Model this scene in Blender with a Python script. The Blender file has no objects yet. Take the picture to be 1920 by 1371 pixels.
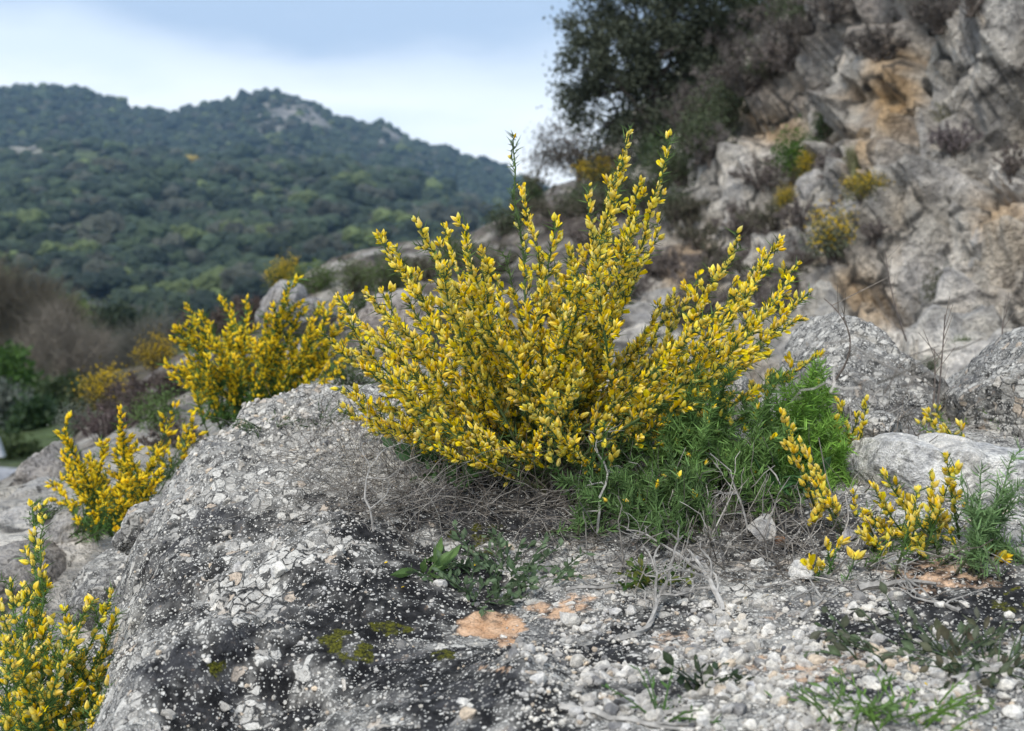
import bpy, math, random
import numpy as np
from mathutils import Matrix, Vector

# ------------------------------------------------------------------ camera, sky, sun, exposure
SC = bpy.context.scene
COL = SC.collection
FPX, CX, CY, HOR = 2667.0, 960.0, 685.5, 450.0          # photo pixels (1920 wide): 50 mm lens
PITCH = math.atan((CY - HOR) / FPX)
CAM = np.array([0.0, 0.0, 1.5])
cam_d = bpy.data.cameras.new('camera')
cam = bpy.data.objects.new('camera', cam_d); COL.objects.link(cam)
cam.location = CAM
cam.rotation_euler = (math.pi / 2 - PITCH, 0, 0)
cam_d.lens = 50.0; cam_d.sensor_width = 36.0
cam_d.clip_start = 0.05; cam_d.clip_end = 9000
cam_d.dof.use_dof = True; cam_d.dof.focus_distance = 2.12; cam_d.dof.aperture_fstop = 7.0
SC.camera = cam

SUN_EL, SUN_AZ = math.radians(50), math.radians(208)     # azimuth from +Y clockwise: behind, to the left
sun_d = bpy.data.lights.new('sun', 'SUN'); sun_d.energy = 1.5; sun_d.angle = math.radians(18)
sun_d.color = (1.0, 0.96, 0.9)
sun = bpy.data.objects.new('sun', sun_d); COL.objects.link(sun)
sd = Vector((math.sin(SUN_AZ) * math.cos(SUN_EL), math.cos(SUN_AZ) * math.cos(SUN_EL), math.sin(SUN_EL)))
sun.rotation_euler = sd.to_track_quat('Z', 'Y').to_euler()

W = bpy.data.worlds.new('World'); SC.world = W; W.use_nodes = True
wt = W.node_tree; wt.nodes.clear()
def wn(t, **k):
    n = wt.nodes.new(t)
    for a, b in k.items(): setattr(n, a, b)
    return n
def wmath(op, a, b=None, clamp=False):
    n = wn('ShaderNodeMath', operation=op, use_clamp=clamp)
    for i, v in enumerate((a, b)):
        if v is None: continue
        if isinstance(v, (int, float)): n.inputs[i].default_value = v
        else: wt.links.new(v, n.inputs[i])
    return n.outputs[0]
def wmix(f, a, b):
    n = wn('ShaderNodeMix', data_type='RGBA')
    for i, v in ((0, f), (6, a), (7, b)):
        if isinstance(v, (int, float)): n.inputs[i].default_value = v
        elif isinstance(v, tuple): n.inputs[i].default_value = (*v, 1)
        else: wt.links.new(v, n.inputs[i])
    return n.outputs[2]
sky = wn('ShaderNodeTexSky', sky_type='NISHITA', sun_disc=False, sun_elevation=SUN_EL, sun_rotation=SUN_AZ)
tc = wn('ShaderNodeTexCoord'); sx = wn('ShaderNodeSeparateXYZ'); wt.links.new(tc.outputs['Generated'], sx.inputs[0])
# a cloud deck seen in perspective: direction projected on a level layer
el = wmath('MAXIMUM', sx.outputs[2], 0.0)
den = wmath('ADD', el, 0.09)
cxy = wn('ShaderNodeCombineXYZ')
wt.links.new(wmath('DIVIDE', sx.outputs[0], den), cxy.inputs[0])
wt.links.new(wmath('DIVIDE', sx.outputs[1], den), cxy.inputs[1])
cxy.inputs[2].default_value = 3.7
nz = wn('ShaderNodeTexNoise'); nz.inputs['Scale'].default_value = 0.42; nz.inputs['Detail'].default_value = 6; nz.inputs['Roughness'].default_value = 0.56
nz.inputs['Distortion'].default_value = 0.5
wt.links.new(cxy.outputs[0], nz.inputs['Vector'])
nz2 = wn('ShaderNodeTexNoise'); nz2.inputs['Scale'].default_value = 3.2; nz2.inputs['Detail'].default_value = 5; nz2.inputs['Roughness'].default_value = 0.5
mp = wn('ShaderNodeMapping'); mp.inputs['Scale'].default_value = (1, 1, 3.2); mp.inputs['Location'].default_value = (0.35, 0.2, 1.1)
wt.links.new(tc.outputs['Generated'], mp.inputs[0]); wt.links.new(mp.outputs[0], nz2.inputs['Vector'])
def wsmooth(v, a, b):
    n = wn('ShaderNodeMapRange', interpolation_type='SMOOTHSTEP'); n.inputs[1].default_value = a; n.inputs[2].default_value = b
    wt.links.new(v, n.inputs[0]); return n.outputs[0]
edge = wmath('ADD', el, wmath('MULTIPLY', wmath('SUBTRACT', nz2.outputs[0], 0.5), 0.16))
edge = wmath('SUBTRACT', edge, wmath('MULTIPLY', sx.outputs[0], -0.045))
deck = wsmooth(edge, 0.094, 0.148)
heavy = wsmooth(wmath('ADD', nz.outputs[0], 0.02), 0.26, 0.54)
under = wmix(heavy, (8.6, 9.0, 9.4), (2.6, 3.35, 4.5))         # bright thin cloud / blue-grey heavy cloud
low = wmix(wsmooth(nz2.outputs[0], 0.38, 0.66), (4.6, 5.2, 6.0), (6.6, 6.8, 7.0))
cloud = wmix(deck, low, under)
skyc = wmix(0.9, sky.outputs[0], cloud)
bg = wn('ShaderNodeBackground'); bg.inputs[1].default_value = 0.1
wt.links.new(skyc, bg.inputs[0])
wo = wn('ShaderNodeOutputWorld'); wt.links.new(bg.outputs[0], wo.inputs[0])

SC.view_settings.view_transform = 'Standard'; SC.view_settings.look = 'None'
SC.view_settings.exposure = 1.0; SC.view_settings.gamma = 1.0; SC.view_settings.use_curve_mapping = False
SC.cycles.use_denoising = True
SC.cycles.max_bounces = 6; SC.cycles.diffuse_bounces = 3; SC.cycles.transparent_max_bounces = 4; SC.cycles.volume_bounces = 1

rng = np.random.default_rng(11)

# ------------------------------------------------------------------ projection helpers
CP, SP = math.cos(PITCH), math.sin(PITCH)
def ray(px, py):
    u = (np.asarray(px, float) - CX) / FPX; v = -(np.asarray(py, float) - CY) / FPX
    return np.stack(np.broadcast_arrays(u, CP + SP * v, -SP + CP * v), -1)
def at(px, py, Y):
    r = ray(px, py)
    return CAM + r * (np.asarray(Y, float) / r[..., 1])[..., None]
def project(P):
    d = P - CAM
    fwd = d[..., 1] * CP - d[..., 2] * SP; up = d[..., 1] * SP + d[..., 2] * CP
    fwd = np.maximum(fwd, 1e-3)
    return CX + FPX * d[..., 0] / fwd, CY - FPX * up / fwd

# ------------------------------------------------------------------ noise
def _h(ix, iy, iz, s):
    h = (ix.astype(np.int64) * 374761393 + iy.astype(np.int64) * 668265263 + iz.astype(np.int64) * 2147483647 + s * 974711) & 0xffffffff
    h = (h ^ (h >> 13)) * 1274126177 & 0xffffffff
    h = (h ^ (h >> 16)) * 2246822519 & 0xffffffff
    return (h ^ (h >> 15)) & 0xffffffff
def noise(p, seed=0):
    i = np.floor(p).astype(np.int64); f = p - i; w = f * f * f * (f * (f * 6 - 15) + 10); out = 0
    for dx in (0, 1):
        for dy in (0, 1):
            for dz in (0, 1):
                h = _h(i[:, 0] + dx, i[:, 1] + dy, i[:, 2] + dz, seed)
                g = ((h & 1023) / 511.5 - 1) * (f[:, 0] - dx) + ((h >> 10 & 1023) / 511.5 - 1) * (f[:, 1] - dy) + ((h >> 20 & 1023) / 511.5 - 1) * (f[:, 2] - dz)
                out = out + g * (w[:, 0] if dx else 1 - w[:, 0]) * (w[:, 1] if dy else 1 - w[:, 1]) * (w[:, 2] if dz else 1 - w[:, 2])
    return out
def fbm(p, o=4, seed=0, gain=0.5):
    a, s = 1.0, 0
    for k in range(o):
        s = s + a * noise(p * 2.03 ** k + 7.3 * k, seed + k); a *= gain
    return s
def voro(p, seed=0):
    i = np.floor(p).astype(np.int64); n = len(p)
    f1 = np.full(n, 9.0); f2 = np.full(n, 9.0); cid = np.zeros(n, np.int64); vec = np.zeros((n, 3))
    for dx in (-1, 0, 1):
        for dy in (-1, 0, 1):
            for dz in (-1, 0, 1):
                a, b, c = i[:, 0] + dx, i[:, 1] + dy, i[:, 2] + dz
                h = _h(a, b, c, seed)
                q = np.stack([a + (h & 1023) / 1023, b + (h >> 10 & 1023) / 1023, c + (h >> 20 & 1023) / 1023], 1)
                d = p - q; r = np.sqrt((d * d).sum(1)); m = r < f1
                f2 = np.where(m, f1, np.minimum(f2, r)); f1 = np.where(m, r, f1)
                cid = np.where(m, h, cid); vec = np.where(m[:, None], d, vec)
    return f1, f2, cid, vec
def facets(p, seed=0):
    """blocky rock relief: each cell is a tilted flat face, stepped against its neighbours"""
    f1, f2, c, v = voro(p, seed)
    a = (c * 7919 & 1023) / 511.5 - 1; b = (c * 104729 & 1023) / 511.5 - 1; e = (c * 1299709 & 1023) / 511.5 - 1
    return v[:, 0] * a * .8 + v[:, 1] * b * .8 + v[:, 2] * e * .4 + e * .35, f2 - f1
def sstep(x, a, b):
    t = np.clip((x - a) / (b - a), 0, 1); return t * t * (3 - 2 * t)

class TPS:
    def __init__(s, P, reg=0.0):
        P = np.asarray(P, float); s.c = P[:, :2]; n = len(P)
        A = np.zeros((n + 3, n + 3)); A[:n, :n] = s.U(s.c) + reg * np.eye(n)
        A[:n, n] = 1; A[:n, n + 1:] = s.c; A[n, :n] = 1; A[n + 1:, :n] = s.c.T
        s.w = np.linalg.solve(A, np.r_[P[:, 2], 0, 0, 0])
    def U(s, q):
        r2 = ((q[:, None, :] - s.c[None]) ** 2).sum(2) + 1e-12; return r2 * np.log(r2) * .5
    def __call__(s, x, y):
        q = np.stack([np.ravel(x), np.ravel(y)], 1); out = np.empty(len(q))
        for k in range(0, len(q), 20000):
            b = q[k:k + 20000]; out[k:k + 20000] = s.U(b) @ s.w[:-3] + s.w[-3] + b @ s.w[-2:]
        return out

# ------------------------------------------------------------------ mesh builder
class MB:
    def __init__(s): s.v, s.f3, s.f4, s.c, s.n = [], [], [], [], 0
    def add(s, v, f3=None, f4=None, c=(.5, .5, .5)):
        v = np.asarray(v, float)
        s.v.append(v); c = np.asarray(c, float)
        s.c.append(np.broadcast_to(c, (len(v), 3)) if c.ndim == 1 else c)
        if f3 is not None and len(f3): s.f3.append(np.asarray(f3) + s.n)
        if f4 is not None and len(f4): s.f4.append(np.asarray(f4) + s.n)
        s.n += len(v)
    def stamp(s, T, M, P, tint):
        """T = (verts, tris, colours); M (N,3,3); P (N,3); tint (N,3) multiplies"""
        tv, tf, tcl = T; N, k = len(P), len(tv)
        if N == 0: return
        v = np.einsum('nij,kj->nki', M, tv) + P[:, None]
        c = tcl[None] * tint[:, None]
        f = tf[None] + (np.arange(N) * k)[:, None, None]
        s.add(v.reshape(-1, 3), f3=f.reshape(-1, 3), c=c.reshape(-1, 3))
    def tube(s, pts, rad, c, sides=4):
        pts = np.asarray(pts, float); n = len(pts)
        rad = np.broadcast_to(np.asarray(rad, float), (n,))
        t = np.gradient(pts, axis=0); t /= np.linalg.norm(t, axis=1)[:, None] + 1e-12
        a = np.cross(t, (0.31, 0.87, 0.38)); a /= np.linalg.norm(a, axis=1)[:, None] + 1e-12; b = np.cross(t, a)
        th = np.arange(sides) * 2 * math.pi / sides
        v = pts[:, None] + rad[:, None, None] * (np.cos(th)[None, :, None] * a[:, None] + np.sin(th)[None, :, None] * b[:, None])
        i = np.arange(n - 1)[:, None] * sides; j = np.arange(sides)[None]; k = (j + 1) % sides
        f = np.stack([i + j, i + k, i + sides + k, i + sides + j], -1).reshape(-1, 4)
        s.add(v.reshape(-1, 3), f4=f, c=c)
    def mesh(s, name, mat, smooth=False, origin=None):
        me = bpy.data.meshes.new(name)
        v = np.concatenate(s.v) if s.v else np.zeros((0, 3))
        if origin is not None: v = v - np.asarray(origin)
        f3 = np.concatenate(s.f3) if s.f3 else np.zeros((0, 3), int); f4 = np.concatenate(s.f4) if s.f4 else np.zeros((0, 4), int)
        me.vertices.add(len(v)); me.vertices.foreach_set('co', v.astype(np.float32).ravel())
        nl = f3.size + f4.size; me.loops.add(nl)
        me.loops.foreach_set('vertex_index', np.concatenate([f3.ravel(), f4.ravel()]).astype(np.int32))
        npol = len(f3) + len(f4); me.polygons.add(npol)
        st = np.concatenate([np.arange(len(f3)) * 3, f3.size + np.arange(len(f4)) * 4]).astype(np.int32)
        me.polygons.foreach_set('loop_start', st)
        if smooth: me.polygons.foreach_set('use_smooth', np.ones(npol, bool))
        else: me.polygons.foreach_set('use_smooth', np.zeros(npol, bool))
        at_ = me.attributes.new('col', 'FLOAT_COLOR', 'POINT')
        c = np.concatenate(s.c) if s.c else np.zeros((0, 3))
        at_.data.foreach_set('color', np.c_[c, np.ones(len(c))].astype(np.float32).ravel())
        me.update(calc_edges=True); me.materials.append(mat)
        return me
    def obj(s, name, mat, parent=None, origin=(0, 0, 0), smooth=False, kind=None):
        o = bpy.data.objects.new(name, s.mesh(name, mat, smooth, origin)); COL.objects.link(o)
        o.location = origin
        if parent is not None:
            o.parent = parent; o.location = np.asarray(origin) - np.asarray(parent.location)
        if kind: o['kind'] = kind
        return o
def tag(o, label=None, cat=None, group=None, kind=None):
    for k, v in (('label', label), ('category', cat), ('group', group), ('kind', kind)):
        if v: o[k] = v
    return o
def empty(name, loc, label, cat, group=None):
    o = bpy.data.objects.new(name, None); COL.objects.link(o); o.location = loc; o.empty_display_size = .05
    return tag(o, label, cat, group)

def unit(v): return v / (np.linalg.norm(v, axis=-1, keepdims=True) + 1e-12)
def frames(d, r=rng, roll=None):
    """(N,3,3) with third column = d, random roll"""
    d = unit(np.asarray(d, float)); q = r.normal(size=d.shape); a = unit(np.cross(d, q)); b = np.cross(d, a)
    return np.stack([a, b, d], -1)
def randrot(n, r=rng): return frames(r.normal(size=(n, 3)), r)

def ico(sub=0):
    t = (1 + 5 ** .5) / 2
    v = [(-1, t, 0), (1, t, 0), (-1, -t, 0), (1, -t, 0), (0, -1, t), (0, 1, t), (0, -1, -t), (0, 1, -t), (t, 0, -1), (t, 0, 1), (-t, 0, -1), (-t, 0, 1)]
    v = [list(unit(np.array(q, float))) for q in v]
    f = [(0, 11, 5), (0, 5, 1), (0, 1, 7), (0, 7, 10), (0, 10, 11), (1, 5, 9), (5, 11, 4), (11, 10, 2), (10, 7, 6), (7, 1, 8), (3, 9, 4), (3, 4, 2), (3, 2, 6), (3, 6, 8), (3, 8, 9), (4, 9, 5), (2, 4, 11), (6, 2, 10), (8, 6, 7), (9, 8, 1)]
    for _ in range(sub):
        mid = {}; nf = []
        def m(a, b):
            k = (min(a, b), max(a, b))
            if k not in mid: mid[k] = len(v); v.append(list(unit(np.array(v[a]) + np.array(v[b]))))
            return mid[k]
        for a, b, c in f:
            x, y, z = m(a, b), m(b, c), m(c, a); nf += [(a, x, z), (b, y, x), (c, z, y), (x, y, z)]
        f = nf
    return np.array(v), np.array(f)

# ------------------------------------------------------------------ materials
def mat_new(name):
    m = bpy.data.materials.new(name); m.use_nodes = True; nt = m.node_tree; nt.nodes.clear()
    def N(t, **k):
        n = nt.nodes.new(t)
        for a, b in k.items():
            if a.startswith('i_'):
                key = a[2:].replace('_', ' ')
                n.inputs[key].default_value = b
            else: setattr(n, a, b)
        return n
    def L(a, b): nt.links.new(a, b)
    def mix(f, a, b, mode='MIX'):
        n = N('ShaderNodeMix', data_type='RGBA', blend_type=mode)
        for i, v in ((0, f), (6, a), (7, b)):
            if isinstance(v, (int, float)): n.inputs[i].default_value = v
            elif isinstance(v, tuple): n.inputs[i].default_value = (*v, 1)
            else: L(v, n.inputs[i])
        return n.outputs[2]
    def math_(op, a, b=None, clamp=False):
        n = N('ShaderNodeMath', operation=op, use_clamp=clamp)
        for i, v in enumerate((a, b)):
            if v is None: continue
            if isinstance(v, (int, float)): n.inputs[i].default_value = v
            else: L(v, n.inputs[i])
        return n.outputs[0]
    def rng_(v, a, b, lo=0.0, hi=1.0):
        n = N('ShaderNodeMapRange', interpolation_type='SMOOTHSTEP'); L(v, n.inputs[0])
        for i, x in enumerate((a, b, lo, hi)): n.inputs[1 + i].default_value = x
        return n.outputs[0]
    def out(sh, vol=None):
        o = N('ShaderNodeOutputMaterial'); L(sh, o.inputs[0]) if sh else L(vol, o.inputs[1])
    return m, N, L, mix, math_, rng_, out

def leaf_mat(name, trans=0.25, rough=0.6, spec=0.25, var=0.25, scale=60.0):
    m, N, L, mix, ma, rg, out = mat_new(name)
    a = N('ShaderNodeAttribute', attribute_name='col')
    tc_ = N('ShaderNodeTexCoord'); nz_ = N('ShaderNodeTexNoise', i_Scale=scale, i_Detail=3.0); L(tc_.outputs['Object'], nz_.inputs['Vector'])
    c = mix(1.0, a.outputs[0], mix(rg(nz_.outputs[0], .3, .7), (1 - var,) * 3, (1 + var,) * 3), 'MULTIPLY')
    b = N('ShaderNodeBsdfPrincipled', i_Roughness=rough); b.inputs['Specular IOR Level'].default_value = spec; L(c, b.inputs['Base Color'])
    if trans > 0:
        t = N('ShaderNodeBsdfTranslucent'); L(c, t.inputs[0]); mx = N('ShaderNodeMixShader'); mx.inputs[0].default_value = trans
        L(b.outputs[0], mx.inputs[1]); L(t.outputs[0], mx.inputs[2]); out(mx.outputs[0])
    else: out(b.outputs[0])
    return m
M_leaf = leaf_mat('leaf', .25)
M_petal = leaf_mat('petal', .30, .55, .2, .12, 220.0)
M_twig = leaf_mat('twig', 0, .85, .15, .3, 90.0)
M_tree = leaf_mat('far_foliage', .12, .7, .15, .3, .7)

def stone_mat(name, scale=1.0, rough=.92, bump=.5, pit=1.0, crack=0.0, cs=3.0):
    """weathered stone: vertex colour x grain, stains and pits"""
    m, N, L, mix, ma, rg, out = mat_new(name)
    a = N('ShaderNodeAttribute', attribute_name='col')
    g = N('ShaderNodeNewGeometry')
    def nz_(s, d=5.0, r=.6):
        n = N('ShaderNodeTexNoise', i_Scale=s * scale, i_Detail=d, i_Roughness=r); L(g.outputs['Position'], n.inputs['Vector']); return n.outputs[0]
    n1, n2, n3 = nz_(9), nz_(55), nz_(260, 3.0)
    c = mix(1.0, a.outputs[0], mix(rg(n1, .35, .65), (.72, .72, .74), (1.16, 1.13, 1.08)), 'MULTIPLY')
    c = mix(1.0, c, mix(rg(n2, .3, .68), (.66, .66, .67), (1.18, 1.17, 1.15)), 'MULTIPLY')
    sp = rg(ma('MULTIPLY', n2, n1), .30, .36); c = mix(ma('MULTIPLY', sp, .45 * pit), c, (.045, .045, .048))
    c = mix(1.0, c, mix(rg(n3, .35, .65), (.8, .8, .8), (1.12, 1.12, 1.12)), 'MULTIPLY')
    if crack:
        wv = N('ShaderNodeVectorMath', operation='MULTIPLY_ADD'); nw = N('ShaderNodeTexNoise', i_Scale=cs * 1.3, i_Detail=4.0); L(g.outputs['Position'], nw.inputs['Vector']); L(nw.outputs['Color'], wv.inputs[0]); wv.inputs[1].default_value = (.9 / cs,) * 3; L(g.outputs['Position'], wv.inputs[2])
        ve = N('ShaderNodeTexVoronoi', feature='DISTANCE_TO_EDGE', i_Scale=cs); L(wv.outputs[0], ve.inputs['Vector'])
        c = mix(ma('MULTIPLY', ma('MULTIPLY', rg(ve.outputs['Distance'], .05, .012), crack), rg(n1, .42, .55)), c, (.05, .047, .043))
    b = N('ShaderNodeBsdfPrincipled', i_Roughness=rough); b.inputs['Specular IOR Level'].default_value = .2; L(c, b.inputs['Base Color'])
    h = ma('ADD', ma('MULTIPLY', n1, 1.0), ma('ADD', ma('MULTIPLY', n2, .5), ma('MULTIPLY', n3, .15)))
    bp = N('ShaderNodeBump'); bp.inputs['Strength'].default_value = bump; bp.inputs['Distance'].default_value = .05 / scale
    L(h, bp.inputs['Height']); L(bp.outputs[0], b.inputs['Normal']); out(b.outputs[0])
    return m
M_stone = stone_mat('pebble_stone', 3.0, bump=.35, pit=.3)
M_boulder = stone_mat('boulder_stone', 1.5, bump=1.0, crack=.8, cs=7.0, pit=1.5)
M_slab = stone_mat('slab_stone', 1.2, bump=.7, crack=.25, cs=4.0, pit=.5)
M_cliff = stone_mat('cliff_stone', .32, bump=1.0, crack=.85, cs=1.3)
M_far = stone_mat('far_ground', .008, bump=.4, pit=.2)

# conglomerate outcrop: angular pale clasts in a grey / black lichen matrix
def outcrop_mat():
    m, N, L, mix, ma, rg, out = mat_new('conglomerate_rock')
    k = N('ShaderNodeAttribute', attribute_name='mask'); s = N('ShaderNodeSeparateColor'); L(k.outputs['Color'], s.inputs[0])
    lichen, soil, moss, slab = s.outputs[0], s.outputs[1], s.outputs[2], k.outputs['Alpha']
    g = N('ShaderNodeNewGeometry'); P = g.outputs['Position']
    def nz_(sc, d=5.0, r=.6, vec=P):
        n = N('ShaderNodeTexNoise', i_Scale=sc, i_Detail=d, i_Roughness=r); L(vec, n.inputs['Vector']); return n
    w = nz_(40, 3.0); wv = N('ShaderNodeVectorMath', operation='MULTIPLY_ADD'); L(w.outputs['Color'], wv.inputs[0]); wv.inputs[1].default_value = (.012,) * 3; L(P, wv.inputs[2])
    def vo(sc, feat):
        n = N('ShaderNodeTexVoronoi', feature=feat, i_Scale=sc); L(wv.outputs[0], n.inputs['Vector']); return n
    vbig, vbe = vo(52, 'F1'), vo(52, 'DISTANCE_TO_EDGE')
    vsm, vse = vo(135, 'F1'), vo(135, 'DISTANCE_TO_EDGE')
    n1, n2, n3 = nz_(7).outputs[0], nz_(48).outputs[0], nz_(300, 3.0).outputs[0]
    vgr = vo(330, 'F1'); sg_ = N('ShaderNodeSeparateColor'); L(vgr.outputs['Color'], sg_.inputs[0])
    sb = N('ShaderNodeSeparateColor'); L(vbig.outputs['Color'], sb.inputs[0]); ss = N('ShaderNodeSeparateColor'); L(vsm.outputs['Color'], ss.inputs[0])
    pale = mix(sb.outputs[0], (.36, .34, .305), (.62, .59, .53))
    pale = mix(rg(sb.outputs[1], .82, .98), pale, (.50, .41, .32))
    pale2 = mix(ss.outputs[0], (.30, .285, .26), (.68, .65, .59))
    matrix = mix(rg(n2, .35, .65), (.06, .058, .055), (.33, .315, .285))
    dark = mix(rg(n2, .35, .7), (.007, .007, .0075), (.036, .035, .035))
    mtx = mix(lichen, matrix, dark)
    mtx = mix(ma('MULTIPLY', rg(ma('ADD', sg_.outputs[0], ma('SUBTRACT', ma('MULTIPLY', n1, .5), ma('MULTIPLY', lichen, .28))), .74, .82), rg(vgr.outputs['Distance'], .45, .3)), mtx, (.58, .56, .51))
    # small specks: only some cells are pale where the lichen is dense
    keep_s = rg(ma('ADD', ss.outputs[1], ma('MULTIPLY', lichen, -.62)), .10, .16)
    body_s = rg(vsm.outputs['Distance'], .42, .30)
    c = mix(ma('MULTIPLY', keep_s, body_s), mtx, pale2)
    keep_b = rg(ma('ADD', sb.outputs[2], ma('ADD', ma('MULTIPLY', lichen, -.55), ma('MULTIPLY', slab, .9))), .52, .56)
    body_b = rg(vbe.outputs['Distance'], .03, .09)
    cl = ma('MULTIPLY', keep_b, body_b)
    c = mix(cl, c, pale)
    c = mix(ma('MULTIPLY', slab, rg(vbe.outputs['Distance'], .05, .02)), c, (.03, .03, .03))
    stain = ma('MULTIPLY', rg(ma('ADD', n1, ma('MULTIPLY', n2, .5)), .76, .9), .5)
    c = mix(stain, c, (.06, .06, .065))
    so = mix(rg(n2, .3, .7), (.50, .28, .15), (.64, .43, .28))
    c = mix(rg(ma('ADD', soil, ma('MULTIPLY', ma('SUBTRACT', n2, .5), 2.0)), .25, .8), c, so)
    mo = mix(rg(n3, .35, .65), (.022, .024, .005), (.10, .098, .01))
    c = mix(rg(ma('ADD', moss, ma('MULTIPLY', ma('SUBTRACT', n2, .5), 2.6)), .5, .75), c, mo)
    c = mix(1.0, c, mix(rg(n3, .35, .65), (.8, .8, .8), (1.14, 1.14, 1.14)), 'MULTIPLY')
    b = N('ShaderNodeBsdfPrincipled', i_Roughness=.93); b.inputs['Specular IOR Level'].default_value = .2; L(c, b.inputs['Base Color'])
    h = ma('ADD', ma('MULTIPLY', cl, .8), ma('ADD', ma('MULTIPLY', ma('MULTIPLY', keep_s, body_s), .5), ma('ADD', ma('MULTIPLY', n2, 1.1), ma('MULTIPLY', n3, .35))))
    bp = N('ShaderNodeBump'); bp.inputs['Strength'].default_value = .85; bp.inputs['Distance'].default_value = .006
    L(h, bp.inputs['Height']); L(bp.outputs[0], b.inputs['Normal']); out(b.outputs[0])
    return m
M_out = outcrop_mat()

def grid_obj(name, X, Y, Z, col, mat, kind='structure', keep=None, smooth=True):
    ny, nx = X.shape; mb = MB(); v = np.stack([X, Y, Z], -1).reshape(-1, 3)
    i = np.arange(ny - 1)[:, None] * nx + np.arange(nx - 1)[None]
    f = np.stack([i, i + 1, i + nx + 1, i + nx], -1).reshape(-1, 4)
    if keep is not None: f = f[keep.reshape(-1)[f].all(1)]
    mb.add(v, f4=f, c=col); return mb.obj(name, mat, smooth=smooth, kind=kind)

# ------------------------------------------------------------------ far hills
RIDGE = np.array([(-900, 260), (-500, 215), (-250, 190), (0, 176), (60, 172), (110, 169), (170, 180), (230, 203), (300, 219), (350, 214), (430, 197), (500, 179), (560, 189), (620, 222), (690, 240), (715, 230), (745, 252), (800, 278), (860, 290), (950, 325), (1050, 372), (1250, 430), (1700, 470), (2600, 480)], float)
CREST = np.array([(-900, 330), (-300, 280), (0, 288), (150, 283), (300, 298), (450, 312), (600, 306), (750, 330), (850, 372), (950, 425), (1100, 500), (1400, 560), (2600, 580)], float)
FOOT = np.array([(-900, 640), (0, 700), (300, 690), (600, 640), (1000, 640), (2600, 640)], float)
PTS = {}
def zfar(x, y):
    x = np.asarray(x, float); y = np.asarray(y, float)
    px = CX + FPX * x / (y * CP)
    def zz(tab, Y): return 1.5 + (HOR - np.interp(px, tab[:, 0], tab[:, 1])) / FPX * Y
    z = np.empty_like(px)
    zf = zz(FOOT, 230.) - 6; zf0 = zf - 5; zc = zz(CREST, 980.); zr = zz(RIDGE, 1650.) + 7 * fbm(np.stack([px.ravel() / 34, px.ravel() * 0, px.ravel() * 0], 1), 4, 8).reshape(px.shape)
    dip = np.minimum(zc, zr) - 22
    ys = [60., 230., 980., 1120., 1650., 2300.]; zs = [zf0, zf, zc, dip + 4, zr, zr - 150]
    z = zs[0].copy()
    for k in range(5):
        t = np.clip((y - ys[k]) / (ys[k + 1] - ys[k]), 0, 1)
        e = t if k == 1 else (t * t * (3 - 2 * t) if k != 3 else t ** .85)
        z = np.where(y >= ys[k], zs[k] * (1 - e) + zs[k + 1] * e, z)
    p = np.stack([x.ravel() / 160, y.ravel() / 160, np.zeros(x.size)], 1)
    amp = np.clip((y.ravel() - 200) / 600, 0, 1) * np.where(y.ravel() > 1300, .5, 1)
    return z + (fbm(p, 4, 5) * 13 * amp * (1 - .75 * np.exp(-((y.ravel() - 1650) / 90) ** 2)) * (1 - .6 * np.exp(-((y.ravel() - 980) / 60) ** 2))).reshape(x.shape)
gx, gy = np.meshgrid(np.arange(-1100, 1300, 9.), np.arange(60, 2310, 10.))
GZ = zfar(gx, gy)
gp = np.stack([gx.ravel(), gy.ravel(), GZ.ravel()], 1)
ppx, ppy = project(gp)
rock_m = np.exp(-((ppx - 560) / 110) ** 2 - ((ppy - 225) / 45) ** 2) * (gp[:, 1] > 1300) + .8 * np.exp(-((ppx - 730) / 45) ** 2 - ((ppy - 262) / 28) ** 2) * (gp[:, 1] > 1300) \
    + .9 * np.exp(-((ppx - 40) / 70) ** 2 - ((ppy - 292) / 14) ** 2) + .55 * np.exp(-((ppx - 130) / 160) ** 2 - ((ppy - 322) / 22) ** 2) * (gp[:, 1] < 1100) + .4 * np.exp(-((ppx - 820) / 90) ** 2 - ((ppy - 300) / 20) ** 2) * (gp[:, 1] > 1300)
rock_m = .8 * sstep(rock_m + .8 * fbm(gp / 22, 3, 9), .5, .95)
grass_m = sstep(fbm(gp / 60, 3, 3) + .2 * (gp[:, 1] < 1100), .05, .4)
gc = np.array([.04, .048, .03]) * (1 - grass_m[:, None]) + np.array([.11, .145, .055]) * grass_m[:, None]
gc = gc * (1 - rock_m[:, None]) + np.array([.34, .32, .30]) * rock_m[:, None]
hz_extra = rock_m.reshape(gx.shape) * np.abs(fbm(gp / 14, 3, 21)).reshape(gx.shape) * 16
grid_obj('hills', gx, gy, GZ + hz_extra, gc, M_far)

def crown_mesh(r, lobes, sub, flat=.8):
    mb_v, mb_f, n = [], [], 0
    V, F = ico(sub)
    for k in range(lobes):
        c = r.normal(size=3) * (0.42 if lobes > 1 else 0) * np.array([1, 1, .5]); s = r.uniform(.5, .75) if lobes > 1 else 1
        q = V * (1 + .55 * fbm(V * 2.1 + r.uniform(0, 50, 3), 3, 4)[:, None]) * s + c
        q[:, 2] = q[:, 2] * flat; mb_v.append(q); mb_f.append(F + n); n += len(V)
    v = np.concatenate(mb_v); v[:, 2] -= v[:, 2].min() + .15
    col = np.ones((len(v), 3)) * r.uniform(.75, 1.3, (len(v), 1))
    return v, np.concatenate(mb_f), col
r_ = np.random.default_rng(5)
NEARC = [crown_mesh(r_, 5, 2) for _ in range(6)]
MIDC = [crown_mesh(r_, 1, 1, .75) for _ in range(10)]
FARC = [crown_mesh(r_, 1, 0) for _ in range(10)]
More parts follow.
